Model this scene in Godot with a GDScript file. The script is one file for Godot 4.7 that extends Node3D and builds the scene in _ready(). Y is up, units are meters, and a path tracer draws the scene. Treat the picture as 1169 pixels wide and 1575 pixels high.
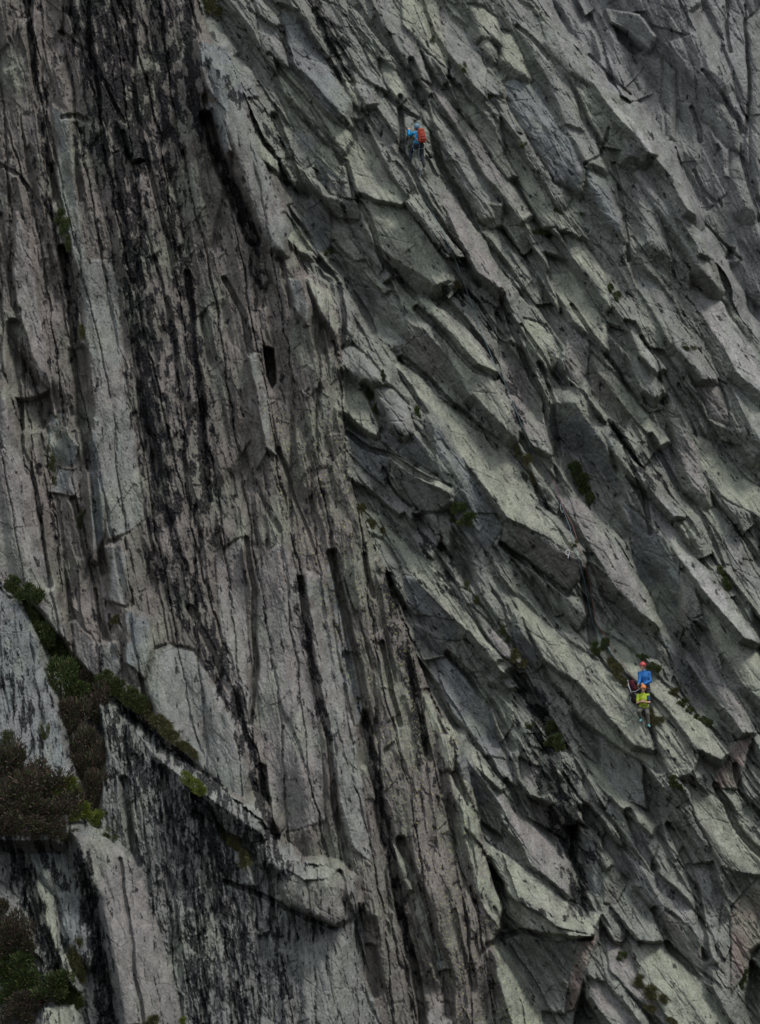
extends Node3D
# A granite crag seen through a long lens: a fluted buttress on the left, tilted slabs in the middle,
# a far wall on the right, a heathery outcrop at the lower left, three climbers and their ropes.
# The crag is one height field over the plane of the wall (metres: x right, y up, z out of the rock),
# made of slabs, ribs, blocks, cracks and recesses; every slab and rib becomes a mesh of its own.

const CAM_Z := 260.0          # metres from the lens to the wall's mean plane
const PPM := 40.0             # photograph pixels per metre on that plane
const STEP := 0.032           # metres between the height field's columns and rows
const BANDS := 40

var xs := PackedFloat32Array()
var ys := PackedFloat32Array()
var nx := 0
var ny := 0
var edge_b := PackedFloat32Array()   # x of the buttress' right-hand edge, per row
var edge_r := PackedFloat32Array()   # x where the far wall begins, per row
var line_f := PackedFloat32Array()   # y of the lower outcrop's crest, per column
var feats := []                      # slabs, faces and boulders
var cuts := []                       # recesses
var sinks := []                      # broad hollows and tilted bays that hold the rest
var cracks := []
var stains := []
var blocks := []                     # the joints between: [level][...]
var band_out := []
var hh := PackedFloat32Array()
var cc := PackedColorArray()
var nn := PackedVector3Array()
var lab := PackedInt32Array()
var lock := Mutex.new()
var names := {}

var n_warp := FastNoiseLite.new()
var n_soft := FastNoiseLite.new()
var n_step := FastNoiseLite.new()
var n_fine := FastNoiseLite.new()
var n_cell := FastNoiseLite.new()
var n_stain := FastNoiseLite.new()
var n_tone := FastNoiseLite.new()
var n_patch := FastNoiseLite.new()
var n_spot := FastNoiseLite.new()
var n_big := FastNoiseLite.new()

const ANG := [80.0, 56.0, 68.0, 84.0]   # dip of the joints in the buttress, slabs, far wall, outcrop (degrees)
var ca := PackedFloat32Array()
var sa := PackedFloat32Array()

const TILT := {"L": Vector2(-0.32, -0.52), "M": Vector2(-0.14, -0.22), "V": Vector2(0, 0), "D": Vector2(0.36, 0.44), "S": Vector2(0.75, 0.95), "R": Vector2(-0.55, -0.1), "U": Vector2(-0.2, -1.0), "E": Vector2(0.6, 0.0)}
const BODY := [Color(0.142, 0.13, 0.117), Color(0.18, 0.188, 0.168), Color(0.206, 0.206, 0.203), Color(0.152, 0.156, 0.15)]
const TONES := "gnpdbuwlr"
const TONE := [Color(0.25, 0.26, 0.212), Color(0.19, 0.195, 0.184), Color(0.205, 0.195, 0.187), Color(0.06, 0.06, 0.062), Color(0.16, 0.156, 0.14), Color(0.16, 0.173, 0.175), Color(0.265, 0.262, 0.255), Color(0.2, 0.208, 0.168), Color(0.19, 0.15, 0.135)]


func _ready():
	var cam := Camera3D.new()
	cam.name = "camera"
	cam.position = Vector3(0, 0, CAM_Z)
	cam.fov = rad_to_deg(2.0 * atan(1575.0 / PPM / 2.0 / CAM_Z))
	cam.near = 1.0
	cam.far = 2000.0
	add_child(cam)
	cam.make_current()
	var sky_mat := ProceduralSkyMaterial.new()
	sky_mat.sky_top_color = Color(0.93, 0.96, 1.0)
	sky_mat.sky_horizon_color = Color(0.57, 0.59, 0.61)
	sky_mat.sky_curve = 0.25
	sky_mat.ground_bottom_color = Color(0.16, 0.17, 0.13)
	sky_mat.ground_horizon_color = Color(0.24, 0.25, 0.22)
	sky_mat.sun_angle_max = 1.0
	var sky := Sky.new()
	sky.sky_material = sky_mat
	var env := Environment.new()
	env.background_mode = Environment.BG_SKY
	env.sky = sky
	env.background_energy_multiplier = 0.75
	env.tonemap_mode = Environment.TONE_MAPPER_LINEAR
	env.tonemap_exposure = 1.3
	env.sdfgi_enabled = true
	env.ssao_enabled = true
	env.ssil_enabled = true
	var we := WorldEnvironment.new()
	we.name = "world_environment"
	we.environment = env
	add_child(we)
	var sun := DirectionalLight3D.new()
	sun.name = "sun_through_cloud"
	sun.light_energy = 0.5
	sun.light_color = Color(1.0, 0.985, 0.96)
	sun.light_angular_distance = 14.0
	sun.shadow_enabled = true
	sun.look_at_from_position(Vector3(0.5, 1.0, 0.32), Vector3.ZERO, Vector3.UP)
	add_child(sun)

	make_noises()
	make_grid()
	trace_rock()
	make_blocks()
	build_field()
	build_rock_meshes()
	make_plants()
	make_people()


# ---------------------------------------------------------------- helpers
func numbered(called: String) -> String:
	if not names.has(called):
		names[called] = 0
		return called
	names[called] += 1
	return "%s_%03d" % [called, names[called]]


func make_noises():
	var list := [n_warp, n_fine, n_cell, n_stain, n_tone, n_patch, n_spot, n_big, n_soft, n_step]
	for i in list.size():
		list[i].seed = 71 + i * 13
		list[i].noise_type = FastNoiseLite.TYPE_SIMPLEX_SMOOTH
		list[i].frequency = 1.0
		list[i].fractal_type = FastNoiseLite.FRACTAL_FBM
		list[i].fractal_octaves = 3
	n_warp.fractal_octaves = 4
	n_fine.fractal_octaves = 4
	n_fine.fractal_gain = 0.6
	n_cell.noise_type = FastNoiseLite.TYPE_CELLULAR
	n_cell.cellular_return_type = FastNoiseLite.RETURN_DISTANCE2_SUB
	n_cell.cellular_jitter = 1.0
	n_cell.fractal_type = FastNoiseLite.FRACTAL_NONE
	n_step.noise_type = FastNoiseLite.TYPE_CELLULAR
	n_step.cellular_return_type = FastNoiseLite.RETURN_CELL_VALUE
	n_step.cellular_jitter = 1.0
	n_step.fractal_type = FastNoiseLite.FRACTAL_NONE
	n_stain.fractal_octaves = 4
	n_stain.fractal_gain = 0.6
	n_tone.fractal_octaves = 4
	n_tone.fractal_gain = 0.6
	n_spot.fractal_octaves = 2
	n_soft.fractal_octaves = 2
	for a in ANG:
		ca.append(cos(deg_to_rad(a)))
		sa.append(sin(deg_to_rad(a)))


func axis(lo: float, hi: float, beyond: float) -> PackedFloat32Array:
	var mid := PackedFloat32Array()
	var n := int(ceil((hi - lo) / STEP))
	for i in n + 1:
		mid.append(lo + (hi - lo) * i / n)
	var out := PackedFloat32Array()
	var s := STEP
	var at := 0.0
	var far := []
	while at < beyond:
		s = minf(s * 1.16, 0.6)
		at += s
		far.append(at)
	for i in far.size():
		out.append(lo - far[far.size() - 1 - i])
	out.append_array(mid)
	for d in far:
		out.append(hi + d)
	return out


func lean(y: float) -> float:
	return -0.25 * y


# a photograph pixel as a point on the leaning wall, depth correction included
func on_lean(px: float, py: float) -> Vector2:
	var p := Vector2((px - 584.5) / PPM, (787.5 - py) / PPM)
	var y := p.y
	for i in 2:
		y = p.y * (CAM_Z - lean(y)) / CAM_Z
	return p * (CAM_Z - lean(y)) / CAM_Z


func on_wall(px: float, py: float) -> Vector2:
	var p := Vector2((px - 584.5) / PPM, (787.5 - py) / PPM)
	var q := p
	for i in 2:
		q = p * (CAM_Z - macro(q.x, q.y)) / CAM_Z
	return q


func curve_at(pts: Array, key: float, by_y: bool) -> float:   # pts sorted by key
	var n := pts.size()
	for i in n - 1:
		var k0: float = pts[i].y if by_y else pts[i].x
		var k1: float = pts[i + 1].y if by_y else pts[i + 1].x
		if (key - k0) * (key - k1) <= 0.0 and k0 != k1:
			var t := (key - k0) / (k1 - k0)
			return lerpf(pts[i].x, pts[i + 1].x, t) if by_y else lerpf(pts[i].y, pts[i + 1].y, t)
	var first: bool = absf(key - (pts[0].y if by_y else pts[0].x)) < absf(key - (pts[n - 1].y if by_y else pts[n - 1].x))
	var e: Vector2 = pts[0] if first else pts[n - 1]
	return e.x if by_y else e.y


var cb := []
var cr := []
var cf := []


func pairs(a: Array) -> Array:
	var o := []
	for i in a.size() / 2:
		o.append(on_lean(a[2 * i], a[2 * i + 1]))
	return o


func make_grid():
	xs = axis(-14.9, 14.9, 12.0)
	ys = axis(-20.0, 20.0, 12.0)
	nx = xs.size()
	ny = ys.size()
	cb = pairs([262, -700, 285, -60, 318, 40, 335, 80, 362, 112, 386, 170, 428, 262, 446, 350, 470, 420, 500, 435, 521, 475, 527, 530, 531, 640, 546, 760, 572, 830, 602, 890, 632, 980, 660, 1060, 702, 1130, 732, 1230, 746, 1310, 776, 1395, 772, 1425, 760, 1450, 800, 1510, 832, 1575, 900, 2000])
	cr = pairs([560, -700, 775, -60, 838, 14, 880, 62, 906, 104, 930, 135, 985, 178, 1025, 228, 1045, 275, 1068, 335, 1100, 400, 1130, 460, 1175, 545, 1300, 760, 1900, 1800, 1901, 2000])
	cf = pairs([-800, 500, -60, 860, 0, 885, 35, 912, 58, 960, 85, 1010, 112, 1045, 152, 1066, 178, 1072, 210, 1100, 250, 1140, 300, 1180, 350, 1214, 405, 1255, 450, 1318, 500, 1326, 545, 1345, 556, 1400, 570, 1500, 580, 1700, 600, 2600, 1900, 2601])
	for j in ny:
		edge_b.append(curve_at(cb, ys[j], true))
		edge_r.append(curve_at(cr, ys[j], true))
	for i in nx:
		line_f.append(curve_at(cf, xs[i], false))


func macro_of(x: float, y: float, eb: float, er: float, lf: float) -> float:
	var z := -0.25 * y
	var low := clampf((19.0 - y) / 38.0, 0.0, 1.0)
	var db := eb - x
	if db > -0.6:
		z += smoothstep(-0.12, 0.3, db) * (0.5 + 1.5 * low) - 0.09 * maxf(db, 0.0) * (1.0 - low) + (0.25 - 0.25 * smoothstep(0.0, 1.6, db)) * low * -1.0
	var dr := x - er
	if dr > -0.3:
		z -= smoothstep(-0.1, 0.7, dr) * 1.9
	if x < 3.0:
		var df := lf - y
		if df > -0.1:
			z += smoothstep(-0.05, 0.55, df) * 1.15 * (1.0 - smoothstep(-1.9, -0.3, x))
	return z


func macro(x: float, y: float) -> float:
	return macro_of(x, y, curve_at(cb, y, true), curve_at(cr, y, true), curve_at(cf, x, false))


func zone_of(x: float, y: float, eb: float, er: float, lf: float) -> int:
	if y < lf and x < -0.6:
		return 3
	if x < eb:
		return 0
	if x > er:
		return 2
	return 1


func trace_rock():
	# ---- broad bays and walls
	sink([830, 520, 880, 570, 960, 690, 1010, 780, 1040, 900, 1000, 930, 940, 830, 880, 770, 840, 680], 0.7, Vector2(0.55, 0.2))
	sink([960, 760, 1040, 830, 1060, 950, 1140, 1110, 1060, 1090, 1000, 960, 960, 860], 0.5, Vector2(0.5, 0.25))
	sink([530, 660, 600, 690, 700, 760, 760, 830, 740, 920, 690, 900, 640, 830, 570, 770], 0.5, Vector2(0.3, 0.35))
	sink([600, 890, 720, 960, 790, 1060, 800, 1170, 740, 1160, 660, 1050], 0.35, Vector2(0.25, 0.35))
	sink([700, 1140, 790, 1060, 900, 1150, 930, 1300, 900, 1420, 860, 1330, 780, 1260], 0.6, Vector2(0.2, 0.35))
	sink([440, 120, 500, 210, 540, 300, 600, 420, 640, 540, 570, 520, 510, 420, 450, 300], 0.4, Vector2(0.3, 0.3))
	sink([690, 380, 770, 440, 840, 560, 850, 680, 800, 640, 740, 500], 0.4, Vector2(0.3, 0.25))
	sink([780, 850, 850, 890, 920, 960, 900, 1000, 840, 960, 770, 900], 0.4, Vector2(0.25, 0.4))
	sink([750, 1420, 900, 1430, 940, 1600, 780, 1600], 0.3, Vector2(0.1, 0.2))
	sink([900, 1180, 1000, 1250, 1030, 1400, 990, 1470, 920, 1400, 890, 1300], 0.35, Vector2(0.35, 0.3))
	sink([0, 480, 90, 590, 140, 640, 175, 860, 150, 960, 90, 930, 50, 740, 10, 600], 0.6, Vector2(0.2, 0.0))
	sink([1040, 240, 1110, 300, 1200, 420, 1200, 560, 1120, 440, 1070, 340], 0.5, Vector2(0.3, 0.2))
	# ---- slabs at the top, left of and around the leader
	f("uL", [431, 10, 460, 20, 507, 106, 537, 160, 530, 192, 506, 171, 448, 96, 435, 44], 0.75, 3.0, 0.75, 0.35)
	f("nM", [395, 15, 420, 40, 450, 92, 452, 108, 407, 80, 396, 50])
	f("nM", [388, -10, 425, 25, 433, 48, 400, 25], 0.6)
	f("gL", [418, 80, 452, 110, 530, 190, 541, 220, 530, 236, 483, 185, 438, 144])
	f("gM", [424, 137, 483, 205, 527, 246, 524, 274, 448, 192], 0.3)
	f("gL", [534, 192, 558, 185, 575, 222, 599, 274, 626, 308, 616, 318, 578, 308, 544, 291, 527, 236], 0.45)
	f("gL", [548, 300, 578, 312, 620, 318, 660, 370, 684, 405, 692, 432, 668, 440, 620, 408, 575, 375, 558, 345], 0.85, 3.0)
	f("bS", [620, 412, 668, 442, 692, 438, 686, 452, 655, 462, 625, 440], 0.3)
	f("gM", [619, -10, 671, -10, 688, 89, 688, 106, 660, 85, 619, 41], 0.5)
	f("nL", [677, 10, 722, 41, 749, 113, 746, 150, 715, 116, 688, 79], 0.55)
	f("nM", [560, -20, 600, -10, 640, 60, 660, 130, 640, 120, 596, 50], 0.45)
	f("gL", [722, 7, 745, 10, 766, 27, 768, 68, 736, 58], 0.6, 2.5, 0.75, 0.3)
	f("gM", [739, 41, 763, 79, 760, 96, 739, 75], 0.75, 2.5, 0.45, 0.3)
	f("gL", [766, 44, 785, 48, 802, 84, 812, 118, 796, 112, 770, 95], 0.6, 2.5, 0.75, 0.3)
	f("nM", [753, 106, 773, 137, 773, 150, 749, 144], 0.65, 2.5)
	f("pL", [654, 246, 671, 239, 712, 300, 749, 376, 772, 450, 735, 420, 690, 335, 668, 290], 0.3)
	f("nD", [652, 172, 680, 200, 710, 268, 735, 310, 742, 342, 708, 300, 678, 235, 656, 190], 0.35, 3.0)
	f("nM", [664, 160, 690, 190, 732, 245, 772, 308, 772, 338, 746, 338, 714, 290, 684, 226], 0.85, 2.5, 0.45, 0.45)
	f("bS", [740, 312, 770, 316, 772, 345, 756, 352, 740, 342], 0.75, 3.0)
	f("pL", [600, 25, 640, 70, 668, 120, 700, 168, 730, 210, 790, 292, 814, 330, 800, 340, 742, 262, 690, 178, 650, 120, 606, 50], 0.42)
	f("gL", [690, 120, 712, 140, 760, 210, 795, 270, 782, 275, 735, 210], 0.52)
	f("gL", [769, 185, 790, 212, 837, 301, 861, 350, 837, 349, 810, 308, 779, 239], 0.5)
	f("gL", [826, 268, 850, 318, 872, 352, 862, 356, 836, 310], 0.7)
	f("nM", [490, 0, 520, 10, 560, 80, 590, 125, 596, 140, 560, 120, 520, 60], 0.5)
	f("nM", [545, 112, 575, 135, 580, 160, 560, 165, 546, 140], 0.7, 3.0)
	f("gM", [530, 128, 548, 130, 558, 158, 552, 170, 536, 155], 0.6, 3.0)
	f("gL", [585, 90, 610, 110, 626, 150, 615, 160, 595, 130], 0.55)
	f("nE", [612, 160, 640, 185, 628, 200, 620, 235, 612, 225], 0.35, 3.0)
	f("nM", [452, 195, 485, 215, 486, 250, 470, 262, 452, 245], 0.5, 3.0)
	f("uD", [487, 245, 520, 270, 524, 300, 505, 300, 488, 275], 0.35, 3.0)
	f("nM", [505, 270, 525, 285, 524, 302, 508, 300], 0.7, 3.0)
	# chockstones between pillar and slabs
	f("nL", [330, 48, 352, 55, 366, 80, 350, 92, 334, 72], 0.5, 3.0)
	f("nL", [348, 70, 380, 100, 396, 132, 380, 140, 360, 110], 0.45, 3.0)
	f("uM", [362, 105, 392, 125, 398, 150, 378, 150, 364, 130], 0.6, 3.0)
	f("gL", [370, 165, 383, 176, 402, 225, 430, 248, 428, 264, 405, 246, 384, 215], 0.6)
	f("bM", [418, 270, 440, 285, 450, 312, 432, 318, 418, 295], 0.4)
	f("uD", [470, 300, 505, 330, 512, 375, 490, 390, 466, 345], 0.5, 3.0)
	f("gL", [425, 318, 447, 330, 475, 372, 486, 395, 465, 390, 440, 365, 428, 340], 0.45)
	f("pL", [494, 310, 520, 335, 560, 400, 545, 402, 515, 365], 0.55)
	f("nM", [540, 345, 562, 350, 592, 395, 590, 415, 560, 390], 0.6)
	# the light pillar right of the black chimney
	f("uR", [311, 70, 348, 72, 366, 112, 386, 170, 380, 180, 350, 175, 322, 140, 312, 110], 1.0, 3.0, 0.8)
	f("nV", [318, 115, 352, 120, 380, 175, 404, 240, 428, 292, 448, 352, 440, 392, 418, 385, 398, 340, 384, 300, 362, 240, 336, 185], 1.0, 3.0, 0.85, 0.35)
	f("uE", [316, 118, 336, 150, 346, 195, 356, 235, 350, 240, 334, 200, 318, 165], 0.75, 3.0)
	# ---- middle: the long ramps
	f("nD", [530, 397, 565, 410, 592, 445, 572, 482, 544, 452], 0.4)
	f("gL", [536, 385, 560, 400, 598, 445, 590, 450, 560, 415], 0.7)
	f("nM", [565, 390, 592, 397, 606, 421, 589, 434], 0.5)
	f("nD", [578, 465, 599, 458, 619, 482, 626, 510, 619, 544, 599, 540, 572, 506], 0.55, 3.0, 0.45, 0.25)
	f("gL", [599, 424, 613, 428, 680, 498, 749, 582, 782, 632, 786, 672, 760, 640, 722, 609, 681, 537, 654, 506, 626, 489], 0.95, 4.0)
	f("bS", [626, 493, 654, 508, 686, 545, 722, 614, 726, 648, 700, 630, 652, 578, 619, 547], 0.35, 3.0)
	f("gL", [643, 455, 660, 462, 722, 520, 760, 571, 752, 578, 729, 562, 688, 513, 647, 467], 1.15, 5.0)
	f("gL", [606, 557, 640, 564, 671, 606, 724, 650, 768, 676, 816, 735, 828, 778, 893, 848, 890, 858, 837, 823, 780, 795, 739, 744, 673, 651, 616, 571], 0.85, 4.5)
	f("uD", [664, 650, 675, 656, 739, 748, 780, 802, 766, 823, 739, 858, 708, 823, 690, 761, 673, 720], 0.6, 2.5)
	f("bS", [780, 796, 837, 825, 893, 860, 895, 882, 873, 908, 827, 879, 770, 833], 1.0, 6.0, 0.45, 0.2)
	f("nL", [527, 537, 544, 534, 572, 554, 590, 580, 585, 588, 558, 588, 530, 561], 0.9, 2.5, 0.75, 0.4)
	f("gL", [529, 566, 548, 585, 572, 629, 585, 657, 578, 670, 558, 660, 530, 633], 0.5)
	f("nL", [575, 592, 599, 595, 626, 623, 637, 667, 626, 677, 599, 657, 578, 623], 0.8, 3.0, 0.75, 0.3)
	f("uD", [585, 652, 626, 680, 640, 670, 671, 705, 671, 727, 626, 706, 585, 677], 0.5, 3.0)
	f("uM", [534, 660, 561, 674, 595, 698, 599, 725, 592, 749, 565, 725, 534, 691], 0.45)
	f("gU", [592, 692, 626, 713, 690, 750, 690, 758, 647, 737, 599, 707], 1.05, 5.0)
	f("nD", [599, 706, 647, 738, 690, 757, 692, 768, 671, 787, 640, 782, 616, 742], 0.75, 3.0)
	f("nM", [534, 694, 572, 722, 613, 763, 633, 778, 613, 790, 585, 766, 537, 732], 0.4)
	f("nE", [636, 790, 670, 792, 678, 830, 665, 860, 640, 840], 0.3)
	f("nM", [513, 441, 534, 441, 548, 479, 537, 527, 527, 532, 520, 486], 0.7, 3.0)
	f("gM", [469, 428, 496, 434, 513, 455, 524, 503, 517, 517, 500, 493, 483, 458], 0.6, 3.0)
	f("nE", [444, 428, 462, 432, 474, 470, 470, 500, 455, 480], 0.6, 3.0)
	f("pM", [765, 515, 806, 541, 837, 617, 852, 679, 847, 700, 816, 684, 791, 633, 770, 576], 0.35)
	f("pL", [775, 633, 790, 663, 837, 694, 878, 751, 924, 807, 960, 859, 990, 920, 1011, 962, 985, 945, 950, 910, 929, 879, 903, 833, 857, 766, 806, 689], 0.55)
	f("bS", [909, 864, 935, 885, 962, 905, 1006, 956, 1000, 968, 950, 932, 924, 917], 0.55, 4.0)
	f("nL", [920, 905, 950, 915, 1000, 985, 1010, 1010, 985, 1005, 950, 965], 0.15)
	f("nM", [860, 905, 885, 918, 900, 945, 890, 965, 868, 935], 0.5)
	# belay slab
	f("gL", [926, 971, 960, 990, 988, 1014, 1029, 1058, 1077, 1113, 1116, 1156, 1105, 1165, 1070, 1150, 1030, 1092, 1000, 1062, 960, 1032, 935, 1000], 0.75, 4.0)
	f("gM", [1000, 1052, 1036, 1088, 1075, 1152, 1060, 1190, 1030, 1195, 1010, 1150, 1003, 1105], 0.75, 3.0)
	f("gL", [769, 893, 807, 927, 872, 985, 933, 1030, 974, 1071, 990, 1108, 1001, 1149, 974, 1143, 930, 1095, 882, 1047, 837, 1013, 803, 951], 0.65, 4.0)
	f("gM", [837, 1018, 916, 1081, 981, 1136, 1029, 1180, 1008, 1185, 940, 1141, 899, 1107, 848, 1045], 0.45, 3.5)
	f("uD", [793, 948, 813, 982, 837, 1016, 824, 1033, 790, 999], 0.45, 3.0)
	f("nM", [700, 960, 735, 985, 775, 1030, 800, 1060, 780, 1060, 740, 1020], 0.35)
	f("gL", [551, 776, 585, 795, 633, 846, 688, 898, 743, 983, 782, 1026, 773, 1032, 722, 974, 674, 926, 633, 881, 599, 826], 0.8, 4.0)
	f("pL", [722, 930, 742, 950, 790, 1005, 800, 1022, 770, 1005, 742, 970], 0.95, 5.0)
	f("uD", [619, 884, 647, 890, 674, 926, 715, 968, 712, 985, 684, 988, 633, 956, 623, 919], 0.5, 2.5)
	f("uS", [637, 960, 681, 985, 691, 1006, 654, 1013, 637, 999], 0.2)
	f("uM", [654, 1016, 691, 1009, 722, 1040, 753, 1091, 770, 1139, 780, 1167, 749, 1160, 698, 1098, 664, 1040], 0.45, 3.0, 0.45, 0.3)
	f("nL", [572, 821, 592, 831, 616, 866, 616, 879, 589, 869], 0.55, 3.0, 0.75, 0.3)
	f("gL", [674, 1098, 701, 1123, 749, 1171, 775, 1212, 770, 1216, 738, 1185, 695, 1136], 0.7, 5.0)
	f("gM", [676, 1130, 694, 1128, 702, 1150, 698, 1185, 684, 1180, 676, 1155], 0.85, 3.0, 0.45, 0.3)
	# ---- lower right
	f("nM", [714, 1045, 755, 1107, 791, 1179, 801, 1214, 775, 1194, 745, 1143, 720, 1090], 0.35)
	f("pL", [693, 1122, 739, 1163, 775, 1225, 816, 1266, 883, 1327, 888, 1348, 873, 1373, 816, 1327, 775, 1247, 703, 1145], 0.55, 4.0)
	f("uS", [703, 1146, 770, 1238, 765, 1286, 739, 1266, 703, 1189], 0.15, 3.0)
	f("gL", [739, 1291, 775, 1312, 832, 1353, 898, 1409, 924, 1404, 911, 1432, 857, 1420, 785, 1373, 775, 1348], 1.25, 6.0)
	f("gD", [785, 1375, 857, 1422, 905, 1434, 857, 1442, 796, 1422, 780, 1401], 1.15, 6.0)
	f("gL", [816, 1332, 842, 1332, 873, 1363, 875, 1379, 837, 1363], 0.75)
	f("nM", [775, 1432, 826, 1440, 873, 1512, 868, 1558, 832, 1553, 780, 1490], 0.35)
	f("gV", [757, 1445, 780, 1460, 830, 1540, 840, 1590, 790, 1590, 765, 1500], 0.6, 2.5)
	f("uD", [836, 1438, 886, 1446, 873, 1512], 0.1)
	f("rE", [888, 1445, 919, 1425, 883, 1553, 868, 1560, 873, 1520], 0.3)
	f("pL", [900, 1498, 930, 1510, 985, 1580, 945, 1580, 905, 1530], 0.5)
	f("gL", [970, 1448, 1030, 1450, 1062, 1476, 1129, 1585, 1040, 1585, 985, 1502], 0.5)
	f("pL", [929, 1440, 980, 1476, 1057, 1585, 1031, 1585, 939, 1491], 0.62)
	f("nL", [1011, 1343, 1047, 1379, 1093, 1440, 1098, 1476, 1062, 1425, 1021, 1394], 0.7, 4.0)
	f("bD", [1016, 1399, 1062, 1427, 1093, 1468, 1088, 1502, 1042, 1461, 1011, 1420], 0.4, 3.5)
	f("nM", [929, 1281, 960, 1307, 1006, 1348, 1026, 1394, 1011, 1409, 980, 1373, 929, 1309], 0.6, 4.0, 0.45, 0.25)
	f("nM", [939, 1230, 1006, 1273, 1011, 1296, 1001, 1332, 970, 1296, 932, 1248], 0.5, 4.0)
	f("gL", [893, 1158, 924, 1182, 965, 1233, 1008, 1271, 1000, 1282, 960, 1247, 920, 1202], 0.75, 4.0)
	f("uD", [893, 1276, 919, 1307, 929, 1358, 919, 1399, 903, 1368], 0.35)
	f("gL", [890, 1266, 905, 1276, 940, 1330, 934, 1336, 915, 1306], 0.6)
	f("bM", [924, 1317, 965, 1358, 950, 1392, 929, 1389], 0.45)
	f("nM", [898, 1194, 929, 1260, 929, 1286, 898, 1266], 0.4)
	f("nM", [924, 1091, 980, 1139, 996, 1245, 960, 1230, 924, 1186], 0.35)
	f("nM", [1016, 1245, 1034, 1262, 1048, 1300, 1040, 1322, 1022, 1285], 0.55, 3.0)
	f("gL", [1057, 1194, 1109, 1235, 1175, 1300, 1175, 1348, 1109, 1327, 1066, 1255], 0.45, 3.0)
	f("rE", [1104, 1153, 1155, 1127, 1134, 1209, 1098, 1209], 0.4)
	f("nM", [1068, 1330, 1096, 1325, 1112, 1380, 1100, 1450, 1080, 1400], 0.4, 2.5)
	f("rV", [1124, 1399, 1175, 1340, 1175, 1450, 1124, 1530], 0.5)
	f("pM", [800, 1165, 830, 1180, 850, 1215, 830, 1225, 805, 1200], 0.5)
	f("pM", [812, 1225, 850, 1240, 880, 1300, 870, 1330, 845, 1300], 0.3)
	# ---- right: ribs and faces beyond the gully
	f("nL", [878, 588, 900, 612, 950, 678, 1000, 743, 1048, 795, 1035, 796, 985, 742, 930, 682, 885, 614], 0.95, 5.0)
	f("uS", [845, 620, 885, 620, 930, 690, 960, 760, 978, 825, 950, 830, 910, 790, 870, 740, 848, 690], -0.2, 3.0)
	f("uD", [830, 560, 850, 540, 880, 598, 880, 622, 850, 620], 0.1)
	f("gM", [804, 490, 840, 500, 862, 540, 850, 570, 815, 540], 0.45, 3.0)
	f("wL", [965, 732, 990, 757, 1030, 798, 1075, 868, 1120, 923, 1162, 985, 1140, 977, 1090, 922, 1040, 852, 1000, 802], 0.85, 5.0)
	f("uD", [960, 775, 1008, 814, 1046, 862, 1046, 934, 1035, 968, 1005, 941, 985, 893], 0.2, 3.0)
	f("pV", [1047, 874, 1067, 898, 1077, 944, 1056, 951, 1044, 985], 0.5, 4.0)
	f("pL", [1066, 956, 1084, 970, 1111, 1038, 1157, 1125, 1138, 1127, 1097, 1066], 0.7, 4.0)
	f("uD", [1056, 958, 1097, 1066, 1131, 1117, 1094, 1108, 1053, 1013], 0.2)
	f("nL", [1003, 950, 1020, 960, 1060, 1005, 1115, 1082, 1108, 1088, 1060, 1025], 0.7, 5.0)
	f("uS", [1008, 962, 1043, 1000, 1077, 1046, 1108, 1090, 1095, 1108, 1060, 1080, 1030, 1020], 0.15, 3.0)
	f("gL", [1077, 898, 1111, 932, 1145, 973, 1175, 1019, 1175, 1088, 1138, 1049, 1097, 987, 1070, 929], 0.5, 3.0)
	f("gL", [837, 388, 882, 405, 933, 501, 930, 537, 882, 493, 848, 431], 0.45)
	f("gL", [860, 356, 900, 372, 930, 430, 938, 470, 912, 440, 880, 398], 0.7, 3.0)
	f("gL", [899, 532, 947, 580, 988, 627, 1029, 679, 1015, 686, 974, 638, 913, 570], 0.6, 4.0)
	f("bD", [906, 556, 947, 604, 974, 631, 960, 664, 906, 611], 0.3)
	f("nL", [960, 545, 991, 559, 1019, 600, 1008, 612, 988, 602, 974, 575], 0.85, 4.0)
	f("bS", [988, 604, 1010, 612, 1016, 606, 1008, 628, 994, 618], 0.65)
	f("pV", [872, 500, 906, 527, 902, 571, 889, 595, 868, 575], 0.5, 3.0)
	f("wL", [962, 494, 975, 498, 992, 535, 1020, 568, 1008, 574, 980, 548], 0.75, 4.0)
	f("nL", [960, 388, 1022, 443, 1040, 490, 1077, 552, 1099, 582, 1077, 582, 1029, 527, 981, 445], 0.45, 3.0)
	f("wL", [1063, 388, 1097, 426, 1121, 484, 1175, 560, 1175, 609, 1131, 568, 1097, 513, 1063, 448], 0.5, 2.0)
	f("pM", [1053, 534, 1084, 554, 1111, 595, 1125, 657, 1090, 643, 1063, 582], 0.4, 2.5, 0.45, 0.3)
	f("pM", [1029, 602, 1053, 636, 1090, 749, 1087, 770, 1063, 749, 1029, 650], 0.8, 2.5, 0.45, 0.3)
	f("gL", [1063, 662, 1097, 682, 1111, 709, 1175, 759, 1175, 800, 1111, 762, 1080, 722], 0.5, 3.0)
	f("nL", [1090, 440, 1120, 470, 1175, 650, 1175, 690, 1130, 610], 0.3, 2.0)
	f("nM", [1094, 780, 1120, 800, 1175, 900, 1175, 950, 1130, 880], 0.4, 2.5)
	f("nD", [930, 508, 960, 545, 972, 580, 950, 572, 932, 545], 0.3)
	f("uD", [1005, 640, 1030, 690, 1055, 760, 1045, 775, 1010, 700], 0.1)
	# upper right: grey rounded faces and the far wall
	f("uM", [769, 130, 800, 95, 820, 100, 845, 160, 880, 215, 902, 262, 890, 300, 850, 280, 815, 220, 785, 170], 0.45, 1.8, 0.45, 0.6)
	f("nL", [837, 14, 865, 38, 906, 103, 914, 140, 872, 113, 837, 68], 0.5, 1.8, 0.75, 0.45)
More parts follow.
